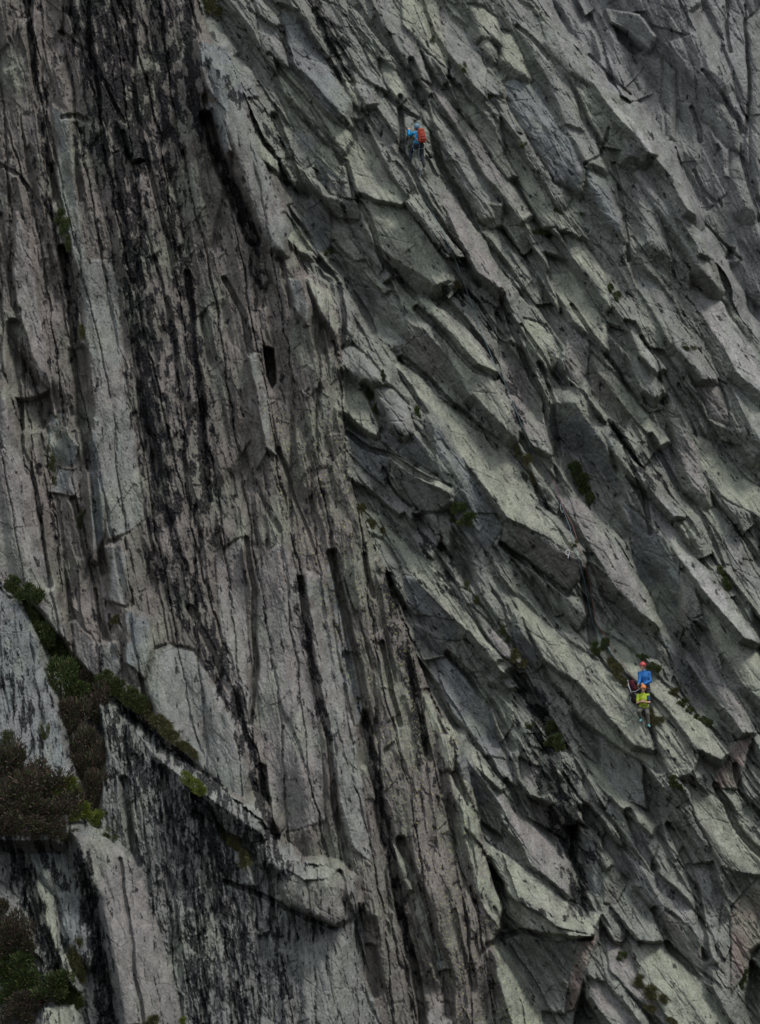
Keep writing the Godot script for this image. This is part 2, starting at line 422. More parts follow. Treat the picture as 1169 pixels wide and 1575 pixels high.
	f("nM", [770, -20, 820, 10, 838, 60, 872, 118, 895, 200, 870, 190, 830, 100, 795, 50], 0.25, 2.0)
	f("nM", [840, 120, 872, 118, 910, 200, 930, 260, 900, 250, 865, 190], 0.35, 2.0)
	f("nL", [904, 113, 940, 138, 985, 173, 1025, 223, 1047, 280, 1066, 332, 1055, 326, 1025, 272, 985, 207, 940, 167], 1.3, 3.0)
	f("wL", [910, 130, 945, 160, 985, 205, 1008, 240, 995, 238, 950, 185], 1.5, 3.0)
	f("nL", [974, 246, 1008, 265, 1063, 326, 1090, 398, 1102, 440, 1070, 412, 1030, 352, 985, 292], 0.9, 3.0, 0.75, 0.3)
	f("nM", [981, 274, 1015, 321, 1026, 376, 1032, 402, 991, 376, 974, 294], 0.7, 1.8, 0.45, 0.45)
	f("nL", [962, 190, 980, 215, 982, 245, 966, 240, 958, 215], 0.8, 2.5)
	f("uM", [900, 255, 930, 270, 955, 330, 958, 372, 930, 345, 905, 300], 0.4, 2.0, 0.45, 0.4)
	f("nL", [1010, 255, 1032, 290, 1062, 345, 1085, 395, 1072, 392, 1040, 335], 1.3, 4.0)
	f("nM", [933, 15, 981, 25, 1006, 60, 997, 79, 960, 46, 940, 36], 0.95, 5.0)
	f("nV", [1020, 90, 1042, 110, 1040, 215, 1025, 215, 1018, 150], 0.4, 1.5, 0.45, 0.5)
	f("nV", [1070, 120, 1110, 150, 1135, 185, 1140, 240, 1120, 232, 1075, 180], 0.35, 1.5, 0.45, 0.5)
	f("nL", [1120, 230, 1135, 228, 1152, 262, 1160, 330, 1140, 320, 1122, 265], 0.55, 2.0, 0.75, 0.4)
	f("nV", [1148, 30, 1175, 10, 1175, 320, 1158, 300, 1150, 180], 0.5, 2.0, 0.45, 0.5)
	f("nL", [1060, 20, 1085, 5, 1110, 60, 1112, 130, 1090, 110, 1075, 60], 0.3, 1.5)
	f("nM", [1085, 330, 1120, 300, 1135, 350, 1130, 400, 1100, 380], 0.4, 1.5)
	f("nE", [1030, 150, 1060, 160, 1075, 240, 1060, 300, 1040, 260], 0.1, 1.5)
	# ---- buttress
	f("pV", [-60, 560, 0, 590, 20, 640, 45, 730, 62, 830, 85, 905, 105, 985, 75, 960, 40, 920, 0, 890, -60, 860], 0.75, 3.0, 0.5)
	f("pV", [26, 330, 46, 380, 60, 470, 78, 590, 84, 640, 78, 600, 66, 590, 32, 492, 22, 420], 0.4, 4.0)
	f("nV", [82, 160, 110, 185, 116, 270, 130, 400, 176, 400, 190, 560, 210, 700, 222, 800, 196, 820, 168, 830, 150, 700, 138, 560, 120, 420, 92, 300], 0.2, 1.5, 0.4)
	f("uV", [75, 636, 99, 636, 79, 688, 72, 680], 0.0)
	f("uD", [79, 688, 99, 660, 120, 684, 113, 718, 89, 718], 0.1)
	f("uM", [89, 722, 116, 722, 120, 752, 113, 766, 75, 756], 0.1)
	f("uR", [137, 660, 160, 664, 165, 740, 160, 820, 145, 860, 138, 760], 0.35, 2.5)
	f("nV", [164, 842, 188, 838, 200, 900, 195, 930, 170, 920], 0.5, 3.0)
	f("uV", [195, 935, 230, 950, 232, 1000, 222, 1040, 195, 1020], 0.5, 3.0)
	f("nV", [150, 990, 182, 990, 188, 1050, 160, 1050], 0.35, 3.0)
	f("pV", [110, 950, 140, 980, 155, 1020, 154, 1048, 118, 1010], 0.3, 3.0)
	f("nM", [235, 1000, 262, 990, 300, 1000, 330, 1050, 370, 1130, 385, 1190, 375, 1240, 340, 1215, 290, 1160, 240, 1110, 225, 1050], 0.55, 3.0, 0.55, 0.3)
	f("uE", [437, 706, 472, 760, 492, 800, 507, 860, 522, 920, 542, 1010, 557, 1090, 548, 1112, 530, 1050, 515, 960, 500, 890, 480, 830, 455, 770], -0.15, 3.0)
	f("nR", [385, 545, 400, 545, 412, 620, 425, 700, 410, 690, 396, 620], 0.45)
	f("nV", [184, 190, 205, 215, 220, 245, 206, 248, 194, 225], 0.5, 5.0)
	f("pV", [330, 850, 372, 830, 376, 930, 386, 1060, 392, 1200, 350, 1100], 0.12, 1.2, 0.4)
	f("pV", [395, 870, 440, 830, 460, 900, 468, 1000, 490, 1120, 500, 1260, 440, 1280, 430, 1330, 410, 1200, 395, 1050], 0.14, 1.2, 0.4)
	f("nR", [470, 880, 500, 890, 530, 1050, 556, 1200, 575, 1330, 540, 1300, 505, 1130, 486, 1000], 0.2, 1.5, 0.4)
	f("gR", [600, 1290, 640, 1345, 670, 1450, 686, 1490, 676, 1490, 640, 1400], 0.3)
	f("nE", [640, 1372, 668, 1440, 690, 1490, 676, 1494, 652, 1440], 0.1)
	f("nV", [470, 1460, 520, 1430, 570, 1520, 590, 1590, 470, 1590, 465, 1520], 0.35, 1.2, 0.6)
	f("nL", [660, 1545, 690, 1545, 700, 1590, 655, 1590], 0.4)
	f("gR", [690, 1190, 735, 1240, 748, 1300, 776, 1396, 766, 1425, 735, 1380, 715, 1290], 0.3, 3.0)
	f("gM", [640, 1060, 660, 1065, 700, 1135, 730, 1230, 738, 1290, 715, 1270, 690, 1180], 0.3, 3.0)
	# ---- lower left outcrop
	f("uM", [-60, 860, 0, 880, 30, 905, 50, 960, 70, 1030, 85, 1080, 100, 1150, 112, 1215, 90, 1290, 30, 1290, -60, 1280], 0.65, 3.0, 0.3)
	f("nU", [150, 1072, 175, 1070, 210, 1102, 250, 1142, 300, 1182, 350, 1217, 395, 1240, 412, 1258, 395, 1262, 350, 1240, 300, 1212, 240, 1160, 200, 1120, 160, 1090], 0.55, 2.5, 0.2)
	f("nL", [325, 1240, 350, 1228, 385, 1240, 412, 1260, 402, 1278, 372, 1274, 340, 1262], 0.9, 3.0, 0.3, 0.3)
	f("nL", [390, 1280, 440, 1290, 462, 1310, 470, 1328, 445, 1345, 405, 1325], 0.85, 3.0, 0.3, 0.35)
	f("nD", [336, 1290, 370, 1312, 392, 1360, 360, 1360, 338, 1330], 0.5, 3.0)
	f("bV", [440, 1340, 478, 1322, 520, 1330, 545, 1352, 551, 1385, 536, 1410, 515, 1421, 480, 1405, 450, 1390, 436, 1365], 1.5, 6.0, 0.6, 0.3)
	f("nU", [446, 1334, 478, 1320, 518, 1329, 512, 1342, 470, 1350], 1.55, 5.0, 0.2, 0.1)
	f("gM", [38, 1343, 62, 1353, 89, 1387, 96, 1449, 120, 1520, 103, 1503, 75, 1449, 44, 1380], 0.7, 4.0, 0.4, 0.25)
	f("uM", [41, 1302, 89, 1288, 109, 1312, 127, 1346, 130, 1394, 140, 1442, 137, 1483, 113, 1459, 96, 1435, 89, 1387, 55, 1339], 0.5, 3.0, 0.4, 0.3)
	f("pR", [116, 1278, 164, 1288, 192, 1308, 212, 1339, 239, 1414, 262, 1483, 285, 1590, 195, 1590, 185, 1517, 171, 1449, 161, 1380, 130, 1336], 1.05, 3.0, 0.95, 0.25)
	f("nM", [-20, 1340, 10, 1363, 34, 1387, 65, 1469, 34, 1449, -20, 1420], 0.5)
	f("gL", [68, 1548, 113, 1546, 128, 1590, 60, 1590], 0.9, 3.0, 0.5)
	# ---- recesses
	cut([31, 492, 68, 597, 48, 608, 22, 582], 0.55, 0.4)
	cut([20, 610, 45, 612, 78, 599, 84, 640, 68, 665, 28, 668], 0.8, 0.2)
	cut([402, 530, 422, 535, 427, 590, 418, 600, 408, 580], 1.6, 0.12)
	cut([747, 1320, 783, 1355, 778, 1396, 760, 1368], 1.0, 0.2)
	cut([893, 1516, 936, 1590, 876, 1590], 1.2, 0.2)
	cut([1150, 1461, 1180, 1440, 1180, 1600, 1129, 1600], 1.3, 0.5)
	cut([939, 36, 960, 47, 994, 80, 976, 86, 947, 66], 0.6, 0.15)
	cut([654, 232, 658, 232, 667, 245, 660, 246], 0.5, 0.1)
	cut([686, 106, 693, 106, 692, 126, 686, 122], 0.7, 0.1)
	cut([36, 912, 75, 945, 112, 1000, 152, 1058, 160, 1100, 165, 1200, 155, 1290, 128, 1262, 108, 1190, 95, 1110, 76, 1040, 55, 970], 0.9, 0.35)
	cut([1118, 375, 1132, 378, 1130, 402, 1114, 398], 0.5, 0.2)
	cut([1146, 440, 1172, 470, 1172, 500, 1150, 480], 0.4, 0.2)
	cut([832, 1100, 872, 1130, 862, 1180, 872, 1240, 845, 1235, 812, 1170], 0.6, 0.5)
	cut([692, 800, 720, 830, 735, 900, 712, 905, 688, 860], 0.6, 0.3)
	# ---- cracks
	crack([320, 180, 334, 235, 352, 275, 374, 325, 390, 370], 16, 1.6)
	stain([330, 220, 350, 272, 372, 320, 388, 366], 12, 0.8)
	crack([318, 150, 324, 195, 345, 262], 6, 0.6)
	crack([388, 380, 398, 440, 402, 470], 9, 0.5)
	crack([45, -40, 48, 40, 50, 100, 62, 165, 75, 250, 90, 310, 95, 330], 7, 0.4)
	crack([96, 385, 110, 470, 117, 540, 124, 600, 130, 655, 142, 720], 11, 0.9)
	crack([118, 540, 128, 650], 17, 1.0)
	crack([142, 720, 150, 800, 160, 880], 9, 0.5)
	crack([190, 205, 198, 240, 207, 251, 222, 247], 4, 0.4)
	crack([208, 40, 206, 135, 216, 215, 242, 300, 266, 420], 5, 0.3)
	crack([94, 48, 130, 78, 150, 108, 192, 190], 4, 0.3)
	crack([288, 420, 300, 560, 310, 650, 320, 770], 8, 0.4)
	crack([345, 430, 372, 480, 386, 545], 6, 0.4)
	crack([430, 690, 440, 720, 460, 790, 486, 850], 4, 0.3)
	crack([380, 830, 388, 900, 392, 1020, 386, 1110], 6, 0.4)
	crack([462, 890, 470, 940, 480, 1020, 495, 1090, 506, 1140, 520, 1260, 535, 1340], 7, 0.45)
	crack([510, 850, 522, 900, 537, 980, 552, 1060, 563, 1120, 570, 1180, 586, 1243, 600, 1295, 608, 1346, 618, 1408, 640, 1500, 655, 1600], 9, 0.8)
	crack([540, 1010, 556, 1100, 566, 1170], 15, 0.9)
	crack([584, 1240, 600, 1300], 15, 0.7)
	crack([619, 1295, 636, 1346, 650, 1380, 674, 1466, 688, 1496, 692, 1560], 11, 0.8)
	crack([640, 1378, 664, 1440, 684, 1496], 16, 0.7)
	crack([598, 883, 618, 970, 633, 1040, 646, 1100, 658, 1165], 8, 0.6)
	crack([588, 990, 600, 1050, 613, 1115], 6, 0.4)
	crack([560, 855, 572, 915], 6, 0.4)
	crack([570, 1460, 579, 1520], 13, 0.5)
	crack([291, 934, 330, 1010, 360, 1070, 386, 1150], 7, 0.35)
	crack([400, 1180, 412, 1250, 426, 1290], 8, 0.5)
	crack([520, 1340, 545, 1430, 566, 1500, 575, 1530], 8, 0.5)
	crack([0, 330, 12, 390, 20, 470, 30, 480], 6, 0.35)
	crack([20, 500, 22, 590, 30, 690, 48, 740, 58, 810, 75, 900], 12, 0.7)
	crack([60, 720, 75, 800, 90, 880, 110, 950], 9, 0.5)
	crack([110, 770, 130, 840, 150, 900, 160, 980], 7, 0.4)
	crack([118, 190, 120, 270, 126, 310], 4, 0.25)
	crack([98, 182, 120, 178, 140, 187], 5, 0.3)
	crack([-40, 250, 0, 252, 30, 270, 60, 315], 4, 0.25)
	crack([485, 18, 500, 60, 520, 100, 542, 130], 7, 0.4)
	crack([414, 85, 440, 120, 483, 168, 526, 252], 5, 0.3)
	crack([431, 44, 450, 103, 493, 152, 532, 195], 6, 0.4)
	crack([643, -10, 664, 48, 678, 72, 690, 104], 6, 0.4)
	crack([592, 148, 615, 165, 644, 184], 4, 0.25)
	crack([632, 95, 642, 130, 660, 181, 678, 253, 725, 330, 744, 352], 8, 0.5)
	crack([614, 150, 618, 235, 643, 284, 656, 312, 708, 392, 740, 440], 6, 0.45)
	crack([420, 180, 440, 230, 452, 262, 470, 300], 9, 0.5)
	crack([440, 330, 470, 380, 520, 430], 7, 0.45)
	crack([530, 250, 545, 300, 570, 345, 590, 400, 640, 455], 6, 0.4)
	crack([510, 400, 530, 430, 560, 480, 575, 510], 8, 0.5)
	crack([520, 440, 530, 490, 526, 535], 6, 0.5)
	crack([640, 472, 690, 520, 730, 568, 760, 580], 8, 0.5)
	crack([618, 552, 655, 582, 704, 634, 736, 660], 7, 0.6)
	crack([535, 668, 566, 690, 600, 702, 640, 730, 690, 748], 6, 0.5)
	crack([560, 590, 580, 630, 590, 660], 10, 0.5)
	crack([590, 725, 610, 755, 638, 782], 6, 0.35)
	crack([770, 480, 772, 510, 778, 515], 9, 0.5)
	crack([770, 450, 800, 540, 836, 612, 852, 690, 860, 740], 6, 0.4)
	crack([800, 500, 830, 545, 870, 600], 4, 0.3)
	crack([738, 655, 762, 685, 766, 690], 4, 0.3)
	crack([770, 836, 830, 882, 872, 912], 6, 0.6)
	crack([826, 780, 860, 815, 880, 845], 3, 0.15)
	crack([895, 880, 905, 930, 910, 990], 9, 0.6)
	crack([770, 1020, 800, 1050, 840, 1110], 9, 0.5)
	crack([690, 1006, 720, 1036, 760, 1090, 790, 1150], 8, 0.5)
	crack([655, 1065, 690, 1130, 702, 1190], 7, 0.5)
	crack([700, 1190, 735, 1266, 770, 1290], 8, 0.6)
	crack([898, 1245, 924, 1281, 950, 1312, 967, 1352], 14, 0.8)
	crack([965, 1250, 985, 1300, 1008, 1335], 9, 0.6)
	crack([1006, 1400, 1030, 1460, 1088, 1505], 8, 0.6)
	crack([750, 1455, 800, 1430, 830, 1436, 905, 1440], 6, 0.5)
	crack([886, 1275, 884, 1330, 880, 1400], 8, 0.5)
	crack([1030, 1270, 1060, 1330, 1075, 1400, 1085, 1470], 8, 0.6)
	crack([1100, 1205, 1130, 1270, 1175, 1320], 7, 0.5)
	crack([1130, 1175, 1140, 1220, 1175, 1260], 6, 0.5)
	crack([780, 1200, 810, 1260, 870, 1300], 6, 0.4)
	crack([830, 560, 850, 630, 856, 700], 8, 0.5)
	crack([960, 690, 990, 760, 1000, 820], 5, 0.4)
	crack([880, 470, 930, 545, 985, 615], 4, 0.3)
	crack([985, 520, 1008, 560, 1020, 620], 5, 0.3)
	crack([1000, 670, 1040, 740, 1080, 800, 1110, 870], 6, 0.4)
	crack([905, 85, 930, 112, 968, 146], 7, 0.35)
	crack([795, 40, 815, 56, 845, 90], 5, 0.3)
	crack([900, 255, 925, 240, 935, 200], 3, 0.2)
	crack([945, 250, 960, 330, 965, 400], 4, 0.25)
	crack([1040, 225, 1060, 300, 1075, 330, 1140, 400], 3, 0.2)
	crack([1080, 110, 1110, 145, 1135, 180, 1146, 240], 4, 0.25)
	crack([1145, 10, 1150, 90, 1149, 175, 1140, 235, 1156, 310, 1168, 340], 4, 0.25)
	crack([1118, -20, 1117, 40, 1122, 80], 4, 0.3)
	crack([1062, 165, 1076, 195, 1078, 215], 5, 0.3)
	crack([1066, 262, 1085, 295, 1100, 310], 4, 0.2)
	crack([130, 1330, 150, 1400, 160, 1480, 180, 1590], 8, 0.4)
	crack([184, 1320, 198, 1400, 208, 1490, 222, 1560, 226, 1600], 4, 0.25)
	crack([190, 1200, 200, 1280, 210, 1330], 9, 0.6)
	crack([250, 1180, 262, 1260, 275, 1330], 9, 0.5)
	crack([345, 1355, 400, 1375, 440, 1395, 480, 1415, 516, 1428], 5, 0.4)
	crack([300, 1225, 330, 1245, 345, 1290, 390, 1320], 7, 0.5)
	crack([40, 1340, 70, 1430, 100, 1510], 9, 0.5)
	# ---- black streaks (algae and lichen along the water lines)
	stain([140, -60, 150, 60, 170, 130, 196, 230], 62, 0.8)
	stain([170, -40, 185, 110, 215, 180], 46, 0.85)
	stain([140, 90, 165, 170, 200, 215, 225, 250], 26, 0.95)
	stain([245, -40, 250, 100, 262, 220], 40, 0.66)
	stain([284, -40, 292, 80, 302, 170, 308, 210], 15, 0.95)
	stain([150, 220, 200, 300, 215, 450, 230, 560, 243, 680, 258, 800], 44, 0.62)
	stain([185, 240, 205, 400, 222, 560, 240, 700], 20, 0.8)
	stain([255, 250, 285, 420, 300, 560, 312, 680, 322, 790], 26, 0.6)
	stain([290, 440, 305, 600, 315, 740], 9, 0.95)
	stain([275, 520, 300, 700, 320, 820], 50, 0.45)
	stain([270, 830, 300, 920, 330, 1010, 370, 1100, 388, 1150], 26, 0.55)
	stain([240, 860, 270, 930, 290, 950], 26, 0.5)
	stain([340, 1000, 370, 1090, 388, 1170, 420, 1290], 14, 0.75)
	stain([40, -40, 48, 60, 60, 160, 75, 260], 10, 0.6)
	stain([60, 250, 100, 400, 120, 520], 14, 0.45)
	stain([455, 900, 480, 1020, 505, 1140], 12, 0.6)
	stain([590, 890, 625, 1020, 655, 1170], 14, 0.6)
	stain([620, 990, 640, 1100, 660, 1180], 10, 0.7)
	stain([555, 1080, 590, 1240, 612, 1360, 640, 1500], 12, 0.6)
	stain([483, -10, 500, 50, 525, 110], 20, 0.62)
	stain([500, 30, 530, 70], 16, 0.6)
	stain([330, 110, 345, 130, 410, 190, 440, 280], 22, 0.45)
	stain([370, 330, 392, 380, 400, 440], 16, 0.65)
	stain([655, 820, 672, 860, 690, 900], 26, 0.5)
	stain([820, 1090, 850, 1170, 870, 1260, 890, 1320], 40, 0.62)
	stain([850, 1250, 885, 1330, 890, 1400], 18, 0.75)
	stain([800, 1060, 830, 1130, 860, 1200], 26, 0.5)
	stain([690, 440, 740, 470, 770, 500], 22, 0.45)
	stain([775, 550, 790, 620, 800, 660], 14, 0.5)
	stain([170, 1075, 240, 1140, 300, 1195, 380, 1245], 10, 0.6)
	stain([155, 1090, 200, 1160, 240, 1220, 300, 1300], 36, 0.6)
	stain([185, 1090, 260, 1150, 330, 1210], 16, 0.75)
	stain([255, 1200, 290, 1300, 300, 1400, 310, 1590], 30, 0.55)
	stain([300, 1220, 330, 1300, 345, 1340], 30, 0.85)
	stain([340, 1360, 360, 1450, 370, 1590], 40, 0.55)
	stain([415, 1390, 430, 1470, 440, 1530], 14, 0.6)
	stain([128, 1320, 145, 1440, 165, 1590], 22, 0.8)
	stain([60, 1290, 80, 1330, 100, 1360], 14, 0.8)
	stain([0, 1260, 30, 1330, 60, 1420, 100, 1500], 22, 0.75)
	stain([20, 1050, 40, 1100, 60, 1140], 26, 0.6)
	stain([330, 1210, 400, 1300, 440, 1340], 22, 0.6)
	stain([800, 720, 820, 760, 880, 800, 915, 770], 10, 0.3)
	stain([940, 660, 980, 700, 1000, 740], 22, 0.5)
	stain([800, 1380, 850, 1410, 900, 1400], 8, 0.4)


# ---------------------------------------------------------------- tracing: slabs, recesses, cracks, stains
func poly(a: Array) -> PackedVector2Array:
	var p := PackedVector2Array()
	for i in a.size() / 2:
		p.append(on_wall(a[2 * i], a[2 * i + 1]))
	return p


# a slab of rock: tone and tilt, outline, height proud of the wall, steepness of its sides
func f(look: String, outline: Array, h := -9.0, k := 4.0, smooth := -1.0, bevel := 0.06):
	var p := poly(outline)
	var c := Vector2.ZERO
	var lo := p[0]
	var hi := p[0]
	for v in p:
		c += v
		lo = lo.min(v)
		hi = hi.max(v)
	c /= p.size()
	var tilt: Vector2 = TILT[look[1]]
	if h < -8.0:
		h = {"L": 0.55, "M": 0.42, "V": 0.4, "D": 0.3, "S": 0.3, "R": 0.4, "U": 0.5, "E": 0.35}[look[1]]
	if smooth < 0.0:
		smooth = 0.75 if look[1] in "LU" else 0.45
	var m := minf(1.9 / k, 1.1)
	feats.append([p, c, tilt, h, k, TONES.find(look[0]), lo - Vector2(m, m), hi + Vector2(m, m), m, smooth, bevel])


func cut(outline: Array, depth := 0.8, soft := 0.15):
	var p := poly(outline)
	var lo := p[0]
	var hi := p[0]
	for v in p:
		lo = lo.min(v)
		hi = hi.max(v)
	cuts.append([p, depth, soft, lo - Vector2(soft, soft), hi + Vector2(soft, soft)])


func sink(outline: Array, depth: float, tilt := Vector2(0.25, 0.3), soft := 0.7):
	var p := poly(outline)
	var lo := p[0]
	var hi := p[0]
	var c := Vector2.ZERO
	for v in p:
		lo = lo.min(v)
		hi = hi.max(v)
		c += v
	sinks.append([p, depth, soft, lo, hi, c / p.size(), tilt])


func crack(line: Array, width := 4.0, depth := 0.35):
	cracks.append([poly(line), width / PPM, depth])


func stain(line: Array, width: float, density: float):
	stains.append([poly(line), width / PPM, density])


# ---------------------------------------------------------------- joints: blocks of several sizes along the dip of each zone
func make_blocks():
	var rng := RandomNumberGenerator.new()
	rng.seed = 20260
	for level in 2:
		var out := []
		for z in 4:
			var la: Vector2 = [Vector2(1.2, 3.6), Vector2(1.8, 6.0), Vector2(0.9, 3.4), Vector2(0.8, 2.2)][z]
			var lb: Vector2 = [Vector2(0.12, 0.45), Vector2(0.2, 0.75), Vector2(0.3, 0.9), Vector2(0.1, 0.32)][z]
			var s := 1.0 if level == 0 else 0.36
			la *= s
			lb *= s if level == 0 else 0.45
			var da := (la.x + la.y) * 0.62
			var db := (lb.x + lb.y) * 0.72
			var n_a := int(46.0 / da) + 1
			var n_b := int(46.0 / db) + 1
			for ia in range(-n_a, n_a):
				for ib in range(-n_b, n_b):
					var a := (ia + 0.5 * (ib & 1) + rng.randf_range(-0.45, 0.45)) * da
					var b := (ib + rng.randf_range(-0.45, 0.45)) * db
					var r := [rng.randf(), rng.randf(), rng.randf(), rng.randf(), rng.randf(), rng.randf(), rng.randf(), rng.randf()]
					var c := Vector2(a * ca[z] + b * sa[z], -a * sa[z] + b * ca[z])
					if absf(c.x) > 27.0 or absf(c.y) > 32.0:
						continue
					if level == 1 and (absf(c.x) > 15.5 or absf(c.y) > 20.6):
						continue
					if zone_of(c.x, c.y, curve_at(cb, c.y, true), curve_at(cr, c.y, true), curve_at(cf, c.x, false)) != z:
						continue
					var th := deg_to_rad(ANG[z] + (r[0] - 0.5) * [7.0, 10.0, 18.0, 10.0][z])
					var h: float = (r[1] - 0.5) * [0.36, 0.42, 0.26, 0.45][z]
					var ga: float = [(r[2] - 0.5) * 0.12, 0.05 + r[2] * 0.22, (r[2] - 0.4) * 0.3, (r[2] - 0.5) * 0.15][z]
					var gb: float = [(r[3] - 0.5) * 1.1, -0.1 - 0.6 * r[3], -0.5 + 0.75 * r[3], (r[3] - 0.5) * 1.3][z]
					var k: float = [3.0 + 4.0 * r[4], 3.0 + 5.0 * r[4], 0.8 + 2.4 * r[4] * r[4], 2.5 + 4.0 * r[4]][z]
					if level == 1:
						h *= [0.15, 0.18, 0.15, 0.32][z]
						gb *= [0.45, 0.7, 0.8, 0.9][z]
						gb *= 0.9
						k *= 0.8
					var hl: float = lerpf(la.x, la.y, r[5] * r[5])
					var hw: float = lerpf(lb.x, lb.y, r[6])
					var m := minf(0.7 / k, 0.35)
					var taper: float = lerpf(0.1, [0.5, 0.22, 0.25, 0.5][z], r[7] * r[7])
					var ex := absf(cos(th)) * (hl + m / taper) + absf(sin(th)) * (hw + m) + hw
					var ey := absf(sin(th)) * (hl + m / taper) + absf(cos(th)) * (hw + m) + hw
					out.append([c, cos(th), sin(th), hl, hw, h, ga, gb, k, (r[7] - 0.5) * 2.2, m, c - Vector2(ex, ey), c + Vector2(ex, ey), z, taper])
		blocks.append(out)


# ---------------------------------------------------------------- the height field
func build_field():
	band_out.resize(BANDS)
	var t := WorkerThreadPool.add_group_task(_band, BANDS, -1, true)
	WorkerThreadPool.wait_for_group_task_completion(t)
	for b in BANDS:
		hh.append_array(band_out[b][0])
		cc.append_array(band_out[b][1])
		lab.append_array(band_out[b][2])
	band_out.clear()
	band_out.resize(BANDS)
	t = WorkerThreadPool.add_group_task(_normals, BANDS, -1, true)
	WorkerThreadPool.wait_for_group_task_completion(t)
	for b in BANDS:
		nn.append_array(band_out[b])
	band_out.clear()


func _normals(bi: int):
	var out := PackedVector3Array()
	for j in range(ny * bi / BANDS, ny * (bi + 1) / BANDS):
		var j0 := maxi(j - 1, 0)
		var j1 := mini(j + 1, ny - 1)
		var idy := 1.0 / (ys[j1] - ys[j0])
		for i in nx:
			var i0 := maxi(i - 1, 0)
			var i1 := mini(i + 1, nx - 1)
			var gx := (hh[j * nx + i1] - hh[j * nx + i0]) / (xs[i1] - xs[i0])
			var gy := (hh[j1 * nx + i] - hh[j0 * nx + i]) * idy
			out.append(Vector3(-gx, -gy, 1.0).normalized())
	lock.lock()
	band_out[bi] = out
	lock.unlock()


static func poly_sd(p: PackedVector2Array, q: Vector2) -> float:
	var n := p.size()
	var d := 1e9
	var inside := false
	var a := p[n - 1]
	for i in n:
		var b := p[i]
		var e := a - b
		var w := q - b
		var t := clampf(w.dot(e) / e.length_squared(), 0.0, 1.0)
		d = minf(d, (w - e * t).length_squared())
		if (b.y > q.y) != (a.y > q.y) and q.x < (a.x - b.x) * (q.y - b.y) / (a.y - b.y) + b.x:
			inside = not inside
		a = b
	return -sqrt(d) if inside else sqrt(d)


